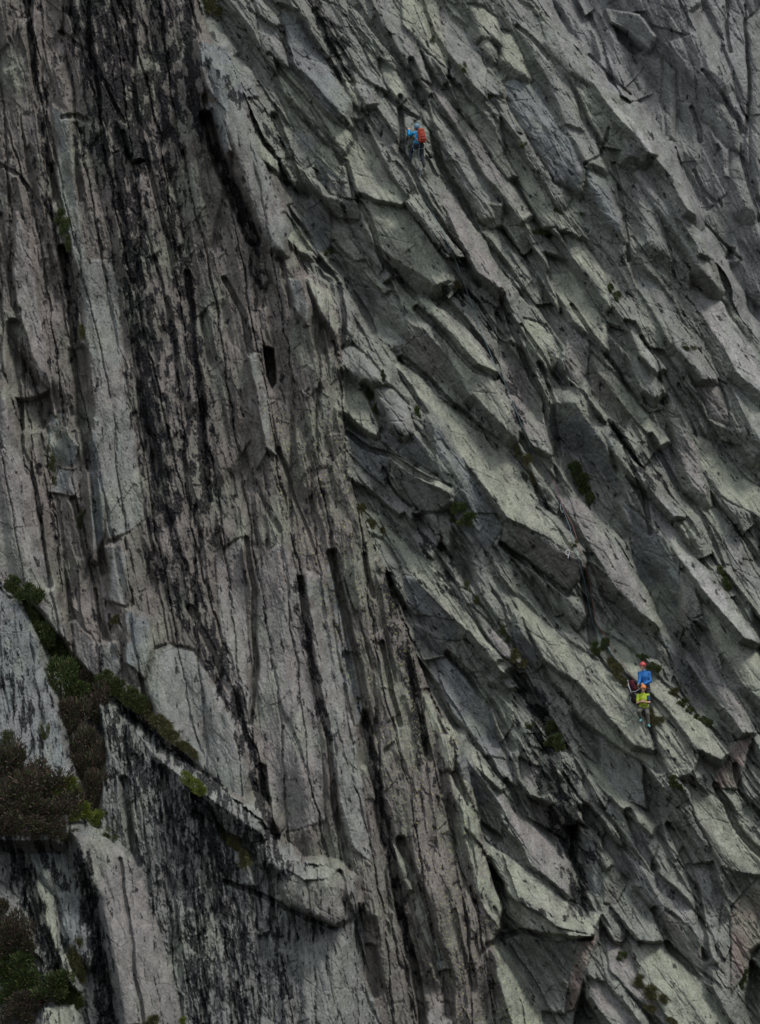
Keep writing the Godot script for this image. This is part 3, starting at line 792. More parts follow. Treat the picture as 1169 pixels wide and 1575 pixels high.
func _band(bi: int):
	var r0 := ny * bi / BANDS
	var r1 := ny * (bi + 1) / BANDS
	var n := (r1 - r0) * nx
	var y_lo := ys[r0]
	var y_hi := ys[r1 - 1]
	var mac := PackedFloat32Array(); mac.resize(n)
	var qx := PackedFloat32Array(); qx.resize(n)
	var qy := PackedFloat32Array(); qy.resize(n)
	var fh := PackedFloat32Array(); fh.resize(n); fh.fill(-99.0)
	var fd := PackedFloat32Array(); fd.resize(n); fd.fill(9.0)
	var fs := PackedFloat32Array(); fs.resize(n)
	var ft := PackedInt32Array(); ft.resize(n); ft.fill(-1)
	var fl := PackedInt32Array(); fl.resize(n); fl.fill(-1)
	var b1 := PackedFloat32Array(); b1.resize(n); b1.fill(-0.25)
	var bl := PackedInt32Array(); bl.resize(n); bl.fill(-1)
	var b2 := PackedFloat32Array(); b2.resize(n); b2.fill(-0.07)
	var ck := PackedFloat32Array(); ck.resize(n)
	var st := PackedFloat32Array(); st.resize(n)
	var zo := PackedByteArray(); zo.resize(n)
	var at := 0
	for j in range(r0, r1):
		var y := ys[j]
		var eb := edge_b[j]
		var er := edge_r[j]
		for i in nx:
			var x := xs[i]
			var wx := n_soft.get_noise_2d(x * 0.4, y * 0.4)
			var wy := n_soft.get_noise_2d(x * 0.4 + 91.0, y * 0.4 + 37.0)
			var vx := n_warp.get_noise_2d(x * 4.0 + 11.0, y * 3.0)
			qx[at] = x + wx * 0.09 + vx * 0.022
			qy[at] = y + wy * 0.09 + vx * 0.018
			var eb2 := eb + wx * 0.1 + vx * 0.05
			zo[at] = zone_of(x + wx * 0.1, y, eb2, er + wx * 0.5, line_f[i] + vx * 0.1)
			mac[at] = macro_of(x, y, eb2, er + wx * 0.5, line_f[i] + vx * 0.1) + n_big.get_noise_2d(x * 0.13, y * 0.09) * 0.7
			if zo[at] == 0:
				mac[at] += n_big.get_noise_2d((x * ca[0] - y * sa[0]) * 0.045 + 20.0, (x * sa[0] + y * ca[0]) * 0.34) * 0.75 * smoothstep(0.0, 0.8, eb - x)
			elif zo[at] < 3:
				mac[at] += n_big.get_noise_2d((x * ca[1] - y * sa[1]) * 0.05 + 50.0, (x * sa[1] + y * ca[1]) * 0.22) * 1.1 * smoothstep(0.0, 1.2, x - eb)
			at += 1
	# broad hollows
	for e in sinks:
		var lo: Vector2 = e[3]
		var hi: Vector2 = e[4]
		if hi.y < y_lo - 0.3 or lo.y > y_hi + 0.3:
			continue
		var i0 := xs.bsearch(lo.x - 0.2)
		var i1 := xs.bsearch(hi.x + 0.2)
		for j in range(maxi(r0, ys.bsearch(lo.y - 0.2)), mini(r1, ys.bsearch(hi.y + 0.2))):
			for i in range(i0, i1):
				at = (j - r0) * nx + i
				var q := Vector2(qx[at], qy[at])
				var d := poly_sd(e[0], q)
				if d < 0.0:
					mac[at] += (Vector2(e[6]).dot(q - Vector2(e[5])) - float(e[1])) * smoothstep(0.0, float(e[2]), -d)
	# slabs
	for fi in feats.size():
		var ftr: Array = feats[fi]
		var lo: Vector2 = ftr[6]
		var hi: Vector2 = ftr[7]
		if hi.y < y_lo - 0.3 or lo.y > y_hi + 0.3:
			continue
		var p: PackedVector2Array = ftr[0]
		var c: Vector2 = ftr[1]
		var tilt: Vector2 = ftr[2]
		var h0: float = ftr[3]
		var k: float = ftr[4]
		var tone: int = ftr[5]
		var m: float = ftr[8]
		var sm: float = ftr[9]
		var bev: float = ftr[10]
		var i0 := xs.bsearch(lo.x - 0.2)
		var i1 := xs.bsearch(hi.x + 0.2)
		for j in range(r0, r1):
			if ys[j] < lo.y - 0.2 or ys[j] > hi.y + 0.2:
				continue
			var row := (j - r0) * nx
			for i in range(i0, i1):
				at = row + i
				var q := Vector2(qx[at], qy[at])
				if q.x < lo.x or q.x > hi.x or q.y < lo.y or q.y > hi.y:
					continue
				var d := poly_sd(p, q)
				if d > m:
					continue
				var h := h0 + tilt.dot(q - c)
				if d > 0.0:
					h -= d * k
				if d > -bev:
					var u := minf((d + bev) / bev, 1.0)
					h -= bev * (1.0 - sqrt(1.0 - u * u * 0.96))
				if h > fh[at]:
					fh[at] = h
					fl[at] = fi
					ft[at] = tone if d < 0.03 else -1
					fs[at] = sm if d < 0.0 else 0.3
				if d < fd[at]:
					fd[at] = d
	# joints
	for level in 2:
		var list: Array = blocks[level]
		for bk in list.size():
			var b: Array = list[bk]
			var lo: Vector2 = b[11]
			var hi: Vector2 = b[12]
			if hi.y < y_lo - 0.25 or lo.y > y_hi + 0.25:
				continue
			var c: Vector2 = b[0]
			var co: float = b[1]
			var si: float = b[2]
			var hl: float = b[3]
			var hw: float = b[4]
			var h0: float = b[5]
			var ga: float = b[6]
			var gb: float = b[7]
			var k: float = b[8]
			var sk: float = b[9]
			var m: float = b[10]
			var z: int = b[13]
			var taper: float = b[14]
			var i0 := xs.bsearch(lo.x - 0.2)
			var i1 := xs.bsearch(hi.x + 0.2)
			for j in range(maxi(r0, ys.bsearch(lo.y - 0.2)), mini(r1, ys.bsearch(hi.y + 0.2))):
				var row := (j - r0) * nx
				for i in range(i0, i1):
					at = row + i
					if zo[at] != z:
						continue
					var dx := qx[at] - c.x
					var dy := qy[at] - c.y
					var t := dx * si + dy * co
					var e := absf(t) - hw
					if e > m:
						continue
					var s := dx * co - dy * si
					e = maxf(e, (absf(s + t * sk) - hl) * taper)
					if e > m:
						continue
					var h := h0 + ga * s + gb * t
					if e > -0.03:
						h -= e * k if e > 0.0 else 0.0
						h -= minf(e + 0.03, 0.03) * 0.4
					if level == 0:
						if h > b1[at]:
							b1[at] = h
							bl[at] = bk
					elif h > b2[at]:
						b2[at] = h
	# cracks and stains: distance to polylines
	for kind in 2:
		for e in (cracks if kind == 0 else stains):
			var p: PackedVector2Array = e[0]
			var w: float = e[1]
			var amount: float = e[2]
			for s in p.size() - 1:
				var a := p[s]
				var d := p[s + 1] - a
				var lo := a.min(p[s + 1]) - Vector2(w + 0.25, w + 0.25)
				var hi := a.max(p[s + 1]) + Vector2(w + 0.25, w + 0.25)
				if hi.y < y_lo or lo.y > y_hi:
					continue
				var i0 := xs.bsearch(lo.x)
				var i1 := xs.bsearch(hi.x)
				var inv := 1.0 / maxf(d.length_squared(), 1e-6)
				for j in range(maxi(r0, ys.bsearch(lo.y)), mini(r1, ys.bsearch(hi.y))):
					var row := (j - r0) * nx
					for i in range(i0, i1):
						at = row + i
						var q := Vector2(qx[at], qy[at]) - a
						var t := clampf(q.dot(d) * inv, 0.0, 1.0)
						var r := (q - d * t).length() / w
						if r < 1.0:
							if kind == 0:
								ck[at] = maxf(ck[at], amount * (1.0 - smoothstep(0.35, 1.0, r)))
							else:
								st[at] = maxf(st[at], amount * (1.0 - r * r))
	# recesses
	var hollow := PackedFloat32Array(); hollow.resize(n)
	for e in cuts:
		var lo: Vector2 = e[3]
		var hi: Vector2 = e[4]
		if hi.y < y_lo - 0.3 or lo.y > y_hi + 0.3:
			continue
		var p: PackedVector2Array = e[0]
		var i0 := xs.bsearch(lo.x - 0.2)
		var i1 := xs.bsearch(hi.x + 0.2)
		for j in range(maxi(r0, ys.bsearch(lo.y - 0.2)), mini(r1, ys.bsearch(hi.y + 0.2))):
			for i in range(i0, i1):
				at = (j - r0) * nx + i
				var d := poly_sd(p, Vector2(qx[at], qy[at]))
				if d < 0.0:
					hollow[at] = maxf(hollow[at], float(e[1]) * smoothstep(0.0, float(e[2]), -d))
	# put together
	var oh := PackedFloat32Array(); oh.resize(n)
	var oc := PackedColorArray(); oc.resize(n)
	var ol := PackedInt32Array(); ol.resize(n)
	at = 0
	var hs := 12345 + bi * 7919
	for j in range(r0, r1):
		var y := ys[j]
		for i in nx:
			var x := xs[i]
			var z := zo[at]
			var s := (x * ca[z] - y * sa[z])
			var t := (x * sa[z] + y * ca[z])
			var fine := n_fine.get_noise_2d(s * 0.55, t * 2.2)
			var grit := n_fine.get_noise_2d(x * 5.0 + 40.0, y * 5.0)
			var cell := n_cell.get_noise_2d(s * 1.5 + fine * 0.5, t * 5.0 + grit * 0.4)
			var long := n_cell.get_noise_2d(s * 0.3 + 30.0, t * 2.6 + fine * 0.35)
			var near := smoothstep(-0.12, 0.1, -fd[at])
			var rough: float = 1.0 - near * fs[at]
			if z == 2:
				rough *= 0.75
			if z == 1:
				var calm := smoothstep(-7.0, -3.0, x - edge_r[j]) * smoothstep(2.0, 8.0, y)
				b1[at] *= 1.0 - 0.55 * calm
				b2[at] *= 1.0 - 0.5 * calm
			var h := b1[at] * (1.0 - 0.85 * near) - 0.18 * near + b2[at]
			var label := 10000 + bl[at] if bl[at] >= 0 else z
			var tone := -1
			var fhh := fh[at] + b2[at] * 0.6 * (1.0 - fs[at])
			if fhh > h:
				h = fhh
				label = 10 + fl[at]
				tone = ft[at]
			h += mac[at]
			h += fine * [0.05, 0.03, 0.04, 0.07][z] * rough + fine * 0.02 + grit * 0.022 * (0.5 + 0.5 * rough)
			h -= (1.0 - smoothstep(0.02, 0.2, cell + 1.0)) * [0.008, 0.02, 0.02, 0.04][z] * rough
			h -= (1.0 - smoothstep(0.0, [0.06, 0.06, 0.05, 0.1][z], long + 1.0)) * [0.05, 0.06, 0.04, 0.08][z] * (0.4 + 0.6 * rough)
			var step: float = n_step.get_noise_2d(s * 0.8 + t * 0.5, t * 2.1 + grit * 0.05) * [0.05, 0.075, 0.05, 0.06][z] + n_step.get_noise_2d(s * 2.6 + 9.0, t * 5.2 + s * 0.8) * [0.02, 0.032, 0.02, 0.03][z]
			h += step * (0.25 + 0.75 * rough)
			var joint := n_cell.get_noise_2d(x * 0.55 + 7.0 + fine * 0.1, y * 0.55 + x * 0.2)
			h -= (1.0 - smoothstep(0.0, 0.035, joint + 1.0)) * [0.015, 0.05, 0.04, 0.03][z]
			var longer := n_cell.get_noise_2d(s * 0.09 + 80.0, t * 0.95 + fine * 0.15)
			h -= (1.0 - smoothstep(0.0, 0.09, longer + 1.0)) * [0.26, 0.1, 0.08, 0.2][z] * (0.3 + 0.7 * rough)
			h -= ck[at] + hollow[at]
			oh[at] = h
			ol[at] = label
			# colour of the rock itself: mineral tint, lichen, black streaks
			var c: Color
			if tone >= 0:
				c = TONE[tone]
			else:
				c = BODY[z]
			var t1 := n_tone.get_noise_2d(x * 0.35, y * 0.25)
			var t2 := n_patch.get_noise_2d(s * 1.1, t * 2.4)
			var blend := smoothstep(-0.02, 0.12, -fd[at] + t2 * 0.3)
			if tone >= 0 and tone != 3:
				c = BODY[z].lerp(c, 0.25 + 0.75 * blend)
			var t3 := n_patch.get_noise_2d(x * 9.0 + 70.0, y * 9.0)
			if z != 2:
				if t1 > 0.0:
					c = c.lerp(Color(0.226, 0.2, 0.188), minf(t1 * 1.1, 0.5 if z == 0 else 0.2))
				else:
					c = c.lerp(Color(0.235, 0.25, 0.2), minf(-t1 * 1.1, 0.5))
			hs = (hs * 1103515245 + 12345) & 0x7fffffff
			var grain := float((hs >> 8) & 1023) / 1023.0 - 0.5
			c *= 1.0 + t2 * 0.4 + t3 * 0.3 + grain * 0.45
			var sn := n_stain.get_noise_2d(s * 0.95, t * (4.2 if z == 3 else 2.7)) + 0.16 * n_stain.get_noise_2d(x * 7.0, y * 6.0)
			var dens := maxf(st[at], ([0.05, 0.02, -0.05, 0.16][z] + t1 * 0.3) * (1.0 - 0.7 * near * fs[at]))
			var k := smoothstep(-0.05, 0.06, dens * 0.95 - 0.47 - sn)
			c = c.lerp(Color(0.012, 0.012, 0.014), k * clampf(0.9 + 0.5 * t3, 0.0, 0.98))
			var sp := n_spot.get_noise_2d(x * 7.0, y * 7.0)
			if sp > 0.5 and ((z == 0 and x > edge_b[j] - 3.2 and y < 4.0) or (z == 3 and tone == 7)):
				c = c.lerp(Color(0.42, 0.43, 0.16), 0.6 * smoothstep(0.52, 0.62, sp))
			c.a = 1.0
			oc[at] = c
			at += 1
	lock.lock()
	band_out[bi] = [oh, oc, ol]
	lock.unlock()


func height_at(x: float, y: float) -> float:
	var i := clampi(xs.bsearch(x), 1, nx - 1)
	var j := clampi(ys.bsearch(y), 1, ny - 1)
	var u := (x - xs[i - 1]) / (xs[i] - xs[i - 1])
	var v := (y - ys[j - 1]) / (ys[j] - ys[j - 1])
	return lerpf(lerpf(hh[(j - 1) * nx + i - 1], hh[(j - 1) * nx + i], u), lerpf(hh[j * nx + i - 1], hh[j * nx + i], u), v)


# the point of the rock that stands at a photograph pixel
func on_rock(px: float, py: float) -> Vector3:
	var p := Vector2((px - 584.5) / PPM, (787.5 - py) / PPM)
	var q := p
	var z := 0.0
	for i in 4:
		z = height_at(q.x, q.y)
		q = p * (CAM_Z - z) / CAM_Z
	return Vector3(q.x, q.y, z)


# ---------------------------------------------------------------- meshes: each zone, and each slab or rib of it
func build_rock_meshes():
	var rock := StandardMaterial3D.new()
	rock.resource_name = "granite"
	rock.vertex_color_use_as_albedo = true
	rock.roughness = 0.92
	rock.metallic_specular = 0.3
	var zone_names := ["cliff_buttress", "cliff_slabs", "far_cliff_wall", "cliff_outcrop"]
	# cells per label
	var count := {}
	var zone_of_label := {}
	var cells := (nx - 1) * (ny - 1)
	for j in ny - 1:
		for i in nx - 1:
			var l := lab[j * nx + i]
			count[l] = count.get(l, 0) + 1
	# the small ones go back to the body of their zone
	var per_zone := [[], [], [], []]
	var keep := {}
	for l in count:
		if l < 10:
			continue
		if l < 10000:
			var c: Vector2 = feats[l - 10][1]
			zone_of_label[l] = zone_of(c.x, c.y, curve_at(cb, c.y, true), curve_at(cr, c.y, true), curve_at(cf, c.x, false))
			if count[l] > 60:
				keep[l] = true
		else:
			zone_of_label[l] = blocks[0][l - 10000][13]
			var c: Vector2 = blocks[0][l - 10000][0]
			if count[l] > 150 and absf(c.x) < 14.8 and absf(c.y) < 19.9:
				per_zone[zone_of_label[l]].append([count[l], l])
	for z in 4:
		per_zone[z].sort_custom(func(p, q): return p[0] > q[0])
		for e in per_zone[z].slice(0, 200):
			keep[e[1]] = true
	var lists := {}
	for j in ny - 1:
		for i in nx - 1:
			var l := lab[j * nx + i]
			if l >= 10 and not keep.has(l):
				l = zone_of_label[l]
			if not lists.has(l):
				lists[l] = PackedInt32Array()
			lists[l].append(j * nx + i)
	var keys := lists.keys()
	keys.sort()
	var stamp := PackedInt32Array()
	stamp.resize(nx * ny)
	stamp.fill(-1)
	var where := PackedInt32Array()
	where.resize(nx * ny)
	var parents := []
	for l in keys:
		var verts := PackedVector3Array()
		var norms := PackedVector3Array()
		var cols := PackedColorArray()
		var idx := PackedInt32Array()
		for c in lists[l]:
			var four := [c, c + 1, c + nx, c + nx + 1]
			for v in four:
				if stamp[v] != l:
					stamp[v] = l
					where[v] = verts.size()
					verts.append(Vector3(xs[v % nx], ys[v / nx], hh[v]))
					norms.append(nn[v])
					cols.append(cc[v])
			var a := where[four[0]]
			var b := where[four[1]]
			var d := where[four[2]]
			var e := where[four[3]]
			idx.append_array([a, d, b, b, d, e])
		var arr := []
		arr.resize(Mesh.ARRAY_MAX)
		arr[Mesh.ARRAY_VERTEX] = verts
		arr[Mesh.ARRAY_NORMAL] = norms
		arr[Mesh.ARRAY_COLOR] = cols
		arr[Mesh.ARRAY_INDEX] = idx
		var mesh := ArrayMesh.new()
		mesh.add_surface_from_arrays(Mesh.PRIMITIVE_TRIANGLES, arr)
		var o := MeshInstance3D.new()
		o.mesh = mesh
		o.material_override = rock
		if l < 10:
			o.name = zone_names[l]
			o.set_meta("kind", "structure")
			o.set_meta("label", ["dark fluted granite buttress streaked with black, left of the slabs", "tilted granite slabs running down to the right in the middle of the crag", "grey far wall of the crag behind the upper slabs", "heathery black streaked outcrop below the buttress"][l])
			add_child(o)
			while parents.size() <= l:
				parents.append(null)
			parents[l] = o
		else:
			var z: int = zone_of_label[l]
			o.name = ["rock_rib", "rock_slab", "rock_bulge", "rock_block"][z]
			parents[z].add_child(o, true)


# ---------------------------------------------------------------- plants
func leaf(st: SurfaceTool, at: Vector3, along: Vector3, wide: Vector3, col: Color):
	# a bent blade: two quads folded at the middle
	var mid := at + along * 0.55
	var tip := at + along + Vector3(0, -along.length() * 0.15, 0)
	st.set_color(col)
	for v in [at - wide * 0.5, mid - wide, at + wide * 0.5, at + wide * 0.5, mid - wide, mid + wide, mid - wide, tip, mid + wide]:
		st.add_vertex(v)


# one cushion of heather, bilberry, grass or moss about a metre across, growing out of the rock along +z and up
func cushion(kind: String, seed_: int, count: int) -> ArrayMesh:
	var rng := RandomNumberGenerator.new()
	rng.seed = seed_
	var st := SurfaceTool.new()
	st.begin(Mesh.PRIMITIVE_TRIANGLES)
	var lumps := []
	for i in 7:
		lumps.append([Vector3(rng.randf_range(-0.34, 0.34), rng.randf_range(-0.34, 0.34), rng.randf_range(0.02, 0.2)), rng.randf_range(0.14, 0.27)])
	for i in count:
		var l: Array = lumps[rng.randi() % lumps.size()]
		var d := Vector3(rng.randfn(), rng.randfn(), rng.randfn()).normalized()
		var p: Vector3 = l[0] + d * l[1] * pow(rng.randf(), 0.4)
		var len_ := rng.randf_range(0.06, 0.17)
		var up := (d * 0.6 + Vector3(rng.randfn() * 0.35, 0.9 + rng.randfn() * 0.3, 0.5)).normalized()
		var w := 0.015
		var tone := rng.randf()
		var c: Color
		match kind:
			"heather":
				c = Color(0.06, 0.048, 0.03).lerp(Color(0.15, 0.095, 0.08), tone * tone)
				if rng.randf() < 0.25:
					c = Color(0.065, 0.09, 0.028)
			"green":
				c = Color(0.04, 0.065, 0.016).lerp(Color(0.13, 0.175, 0.045), tone * tone)
				if rng.randf() < 0.12:
					c = Color(0.1, 0.075, 0.04)
			"bright":
				c = Color(0.12, 0.16, 0.03).lerp(Color(0.28, 0.31, 0.06), tone)
			"grass":
				c = Color(0.07, 0.08, 0.026).lerp(Color(0.15, 0.13, 0.055), tone)
				len_ *= 2.4
				up = (Vector3(rng.randfn() * 0.5, 0.5 + rng.randfn() * 0.5, 0.7) + d * 0.4).normalized()
				w = 0.009
			"moss":
				c = Color(0.045, 0.06, 0.016).lerp(Color(0.1, 0.105, 0.03), tone)
				len_ *= 0.6
				w = 0.014
		var side := up.cross(Vector3(rng.randfn(), rng.randfn(), rng.randfn())).normalized()
		leaf(st, p, up * len_, side * w, c)
	st.generate_normals()
	return st.commit()


func twigs(seed_: int) -> ArrayMesh:
	var rng := RandomNumberGenerator.new()
	rng.seed = seed_
	var st := SurfaceTool.new()
	st.begin(Mesh.PRIMITIVE_TRIANGLES)
	for i in 26:
		var a := Vector3(rng.randf_range(-0.2, 0.2), rng.randf_range(-0.3, 0.1), -0.05)
		var b := a + Vector3(rng.randfn() * 0.14, 0.2 + rng.randf() * 0.2, 0.18 + rng.randf() * 0.2)
		tube(st, [a, a.lerp(b, 0.5) + Vector3(rng.randfn(), rng.randfn(), rng.randfn()) * 0.02, b], [0.009, 0.007, 0.003], 4, Color(0.05, 0.036, 0.028))
	st.generate_normals()
	return st.commit()


func tube(st: SurfaceTool, path: Array, radii: Array, sides: int, col: Color):
	st.set_color(col)
	var rings := []
	for i in path.size():
		var t: Vector3 = (path[mini(i + 1, path.size() - 1)] - path[maxi(i - 1, 0)]).normalized()
		var u := t.cross(Vector3(0.31, 0.2, 0.93)).normalized()
		var v := t.cross(u)
		var ring := []
		for k in sides:
			var an := TAU * k / sides
			ring.append(path[i] + (u * cos(an) + v * sin(an)) * float(radii[mini(i, radii.size() - 1)]))
		rings.append(ring)
	for i in path.size() - 1:
		for k in sides:
			var k2 := (k + 1) % sides
			for q in [rings[i][k], rings[i][k2], rings[i + 1][k], rings[i + 1][k], rings[i][k2], rings[i + 1][k2]]:
				st.add_vertex(q)
	for e in [0, path.size() - 1]:
		for k in range(1, sides - 1):
			var tri := [rings[e][0], rings[e][k], rings[e][k + 1]] if e > 0 else [rings[e][0], rings[e][k + 1], rings[e][k]]
			for q in tri:
				st.add_vertex(q)


var plant_meshes := {}
var plant_mat: StandardMaterial3D


# each clump of one plant: photograph pixel and width and height in pixels
func plant(called: String, kind: String, category: String, label: String, group: String, clumps: Array):
	var o := Node3D.new()
	o.name = numbered(called)
	add_child(o)
	var foot := Vector3.ZERO
	for c in clumps:
		foot += on_rock(c[0], c[1])
	foot /= clumps.size()
	o.position = foot
	o.set_meta("label", label)
	o.set_meta("category", category)
	if group:
		o.set_meta("group", group)
	for i in clumps.size():
		var c: Array = clumps[i]
		var at := on_rock(c[0], c[1])
		var m := MeshInstance3D.new()
		m.mesh = plant_meshes[kind][(int(c[0]) * 7 + int(c[1])) % 3]
		m.material_override = plant_mat
		m.name = "foliage" if i == 0 else "foliage_%03d" % i
		m.set_meta("kind", "stuff")
		var w: float = c[2] / PPM
		var h: float = c[3] / PPM
		var deep := clampf(minf(w, h) * 0.9, 0.25, 1.1)
		m.position = at - foot + Vector3(0, h * 0.12, deep * 0.3 + (0.3 if kind == "bright" else 0.0))
		m.rotation.z = (float(c[4]) if c.size() > 4 else 0.0)
		m.scale = Vector3(w * 1.12, h * 1.12, deep)
		o.add_child(m)
	if kind in ["heather", "green"] and clumps[0][2] > 24:
		var t := MeshInstance3D.new()
		t.mesh = plant_meshes["twigs"][0]
		t.material_override = plant_mat
		t.name = "woody_stem"
		t.position = on_rock(clumps[0][0], clumps[0][1]) - foot
		o.add_child(t)


func make_plants():
	plant_mat = StandardMaterial3D.new()
	plant_mat.resource_name = "foliage"
	plant_mat.vertex_color_use_as_albedo = true
	plant_mat.roughness = 0.85
	plant_mat.cull_mode = BaseMaterial3D.CULL_DISABLED
	plant_mat.backlight_enabled = true
	plant_mat.backlight = Color(0.1, 0.12, 0.05)
	for kind in ["heather", "green", "bright", "grass", "moss"]:
		plant_meshes[kind] = []
		for s in 3:
			plant_meshes[kind].append(cushion(kind, 500 + s * 17 + kind.length(), 1900))
	plant_meshes["twigs"] = [twigs(9)]
	# the heather gully at the left
	var gully := "shrubs in the gully at the lower left"
	plant("heather_bush", "green", "shrub", "dark green heather at the top of the gully, beside the left rib", gully, [[24, 904, 36, 24, -0.5], [44, 922, 40, 36, -0.5], [52, 948, 30, 44]])
	plant("heather_bush", "green", "shrub", "bright green tall bush in the gully, upright against the pale rock", gully, [[62, 955, 44, 60], [80, 985, 52, 56], [66, 990, 40, 50]])
	plant("heather_bush", "green", "shrub", "large dark green bush filling the middle of the gully", gully, [[92, 1018, 66, 70], [118, 1045, 64, 66], [92, 1060, 50, 70], [112, 1078, 52, 50]])
	plant("heather_bush", "heather", "shrub", "brown heather below the dark green bush in the gully", gully, [[142, 1050, 36, 44], [138, 1095, 56, 64], [114, 1108, 46, 66]])
	plant("heather_bush", "heather", "shrub", "dark brown heather hanging in the lower gully beside the grey rock fin", gully, [[120, 1145, 54, 70], [144, 1160, 40, 66], [128, 1190, 48, 60], [148, 1215, 34, 60], [136, 1240, 36, 50]])
	var rim := "grass along the rim of the outcrop"
	plant("grass_tuft", "green", "grass", "green grass at the top of the outcrop rim, next to the brown heather", rim, [[166, 1052, 40, 30, -0.5], [184, 1062, 34, 26, -0.5]])
	plant("grass_tuft", "green", "grass", "mid green grass on the outcrop rim just below the topmost tuft", rim, [[204, 1078, 38, 28, -0.6], [218, 1088, 30, 26, -0.6]])
	plant("grass_tuft", "grass", "grass", "olive brown grass on the middle of the outcrop rim", rim, [[232, 1100, 34, 26, -0.7], [246, 1116, 32, 22, -0.7]])
	plant("grass_tuft", "grass", "grass", "thin olive grass at the lower end of the outcrop rim strip", rim, [[262, 1132, 30, 18, -0.7], [282, 1148, 30, 14, -0.7], [300, 1162, 24, 10, -0.7]])
	plant("grass_tuft", "bright", "grass", "vivid green tuft on the outcrop above the black streaked wall", "", [[288, 1202, 24, 22, -0.5], [304, 1216, 30, 24, -0.7]])
	plant("grass_tuft", "grass", "grass", "olive mossy strip in the groove left of the round boulder", "", [[346, 1286, 22, 26, 0.6], [360, 1304, 22, 28, 0.6], [376, 1324, 20, 24, 0.6]])
	var ledge := "plants on the ledge at the left edge"
	plant("heather_bush", "heather", "shrub", "reddish brown heather on the ledge at the left edge of the view", ledge, [[6, 1176, 56, 54], [34, 1192, 76, 64], [66, 1216, 76, 60], [20, 1228, 84, 64], [44, 1256, 84, 46], [0, 1262, 60, 40], [24, 1276, 76, 40], [70, 1280, 56, 32]])
	plant("heather_bush", "heather", "shrub", "brown heather at the right of the ledge, beside bright bilberry", ledge, [[92, 1230, 66, 54], [74, 1256, 66, 44]])
	plant("bilberry_bush", "bright", "shrub", "yellow green bilberry on the ledge, upper of two", ledge, [[106, 1208, 40, 34], [86, 1216, 28, 26]])
	plant("bilberry_bush", "bright", "shrub", "yellow green bilberry hanging over the ledge lip above the pink pillar", ledge, [[122, 1246, 50, 32], [146, 1262, 32, 28], [112, 1258, 32, 24]])
	plant("bilberry_bush", "green", "shrub", "green bilberry among the brown heather on the left ledge", ledge, [[52, 1206, 40, 26], [64, 1196, 26, 24]])
	plant("moss_patch", "moss", "moss", "pale green moss on the rib above the brown heather ledge", "", [[8, 1142, 30, 28], [70, 1130, 14, 34]])
	plant("grass_tuft", "moss", "moss", "brown moss under the lip of the ledge on top of the pink pillar", "", [[104, 1285, 34, 20], [170, 1288, 22, 22, -0.8]])
	var foot := "shrubs at the lower left corner"
	plant("heather_bush", "heather", "shrub", "brown heather leaning on the lichen covered rib in the lower left corner", foot, [[10, 1420, 46, 60], [26, 1450, 50, 52]])
	plant("heather_bush", "green", "shrub", "dark green heather in the lower left corner below the brown heather", foot, [[14, 1490, 60, 56], [46, 1500, 60, 52], [20, 1530, 60, 40]])
	plant("heather_bush", "green", "shrub", "green heather at the foot of the lichen covered rib", foot, [[84, 1520, 60, 46], [106, 1530, 48, 40], [122, 1538, 30, 30]])
	plant("heather_bush", "heather", "shrub", "dark brown heather behind the pale rock at the bottom edge", foot, [[50, 1544, 60, 40], [24, 1560, 50, 40]])
	plant("heather_bush", "grass", "shrub", "olive shrub in the groove between the lichen rib and the blue grey block", foot, [[118, 1474, 26, 46], [124, 1500, 22, 34]])
	plant("grass_tuft", "grass", "grass", "brownish grass tuft at the foot of the pink pillar", "", [[234, 1574, 24, 20], [214, 1584, 20, 14]])
	plant("grass_tuft", "bright", "grass", "small bright green tuft at the bottom edge right of the pink pillar", "", [[280, 1572, 12, 16]])
	# tufts on the cliff
	plant("moss_patch", "green", "moss", "dark green moss cushion hanging in the crack of the upper left buttress", "", [[92, 336, 16, 26], [100, 356, 18, 32], [106, 378, 12, 24]])
	plant("moss_patch", "grass", "moss", "olive moss at the mouth of the black groove in the left buttress", "", [[128, 512, 12, 18]])
	plant("moss_patch", "moss", "moss", "moss lining the groove beside the small blocks in the left buttress", "", [[80, 716, 12, 26], [84, 740, 10, 16]])
	plant("moss_patch", "moss", "moss", "moss streak in the dark groove right of the small blocks", "", [[124, 806, 10, 24], [128, 790, 8, 16]])
	plant("grass_tuft", "grass", "grass", "brown tuft in the shallow groove above the heather gully", "", [[148, 912, 14, 12], [178, 955, 16, 14]])
	plant("grass_tuft", "grass", "grass", "olive tuft at the top edge above the pale pillar", "", [[324, 10, 26, 22], [336, 20, 14, 14]])
	plant("grass_tuft", "moss", "grass", "small green tuft in the crack below the upper green slab", "", [[665, 62, 10, 12]])
	plant("grass_tuft", "moss", "grass", "small green tuft on the slab right of the square black hole", "", [[713, 106, 12, 20, 0.5]])
	plant("grass_tuft", "moss", "grass", "green tuft under the rounded blocks near the upper right slabs", "", [[755, 148, 14, 8]])
	plant("grass_tuft", "moss", "grass", "dark moss in the crack beside the blue grey rounded face", "", [[805, 224, 12, 12]])
	plant("grass_tuft", "green", "grass", "dark green tuft on the pale ledge at the head of the right slabs", "", [[832, 358, 26, 12, -0.2], [845, 362, 14, 10]])
	plant("grass_tuft", "moss", "grass", "thin moss above the ledge tuft at the head of the right slabs", "", [[858, 326, 18, 10, -0.4], [896, 330, 10, 8]])
	plant("grass_tuft", "green", "grass", "dark green tuft in the groove between two pale right hand slabs", "", [[938, 448, 14, 16, 0.5], [950, 460, 12, 18, 0.4]])
	plant("grass_tuft", "moss", "grass", "faint mossy tuft on the shoulder of the grey right hand rib", "", [[1060, 536, 22, 14, -0.4]])
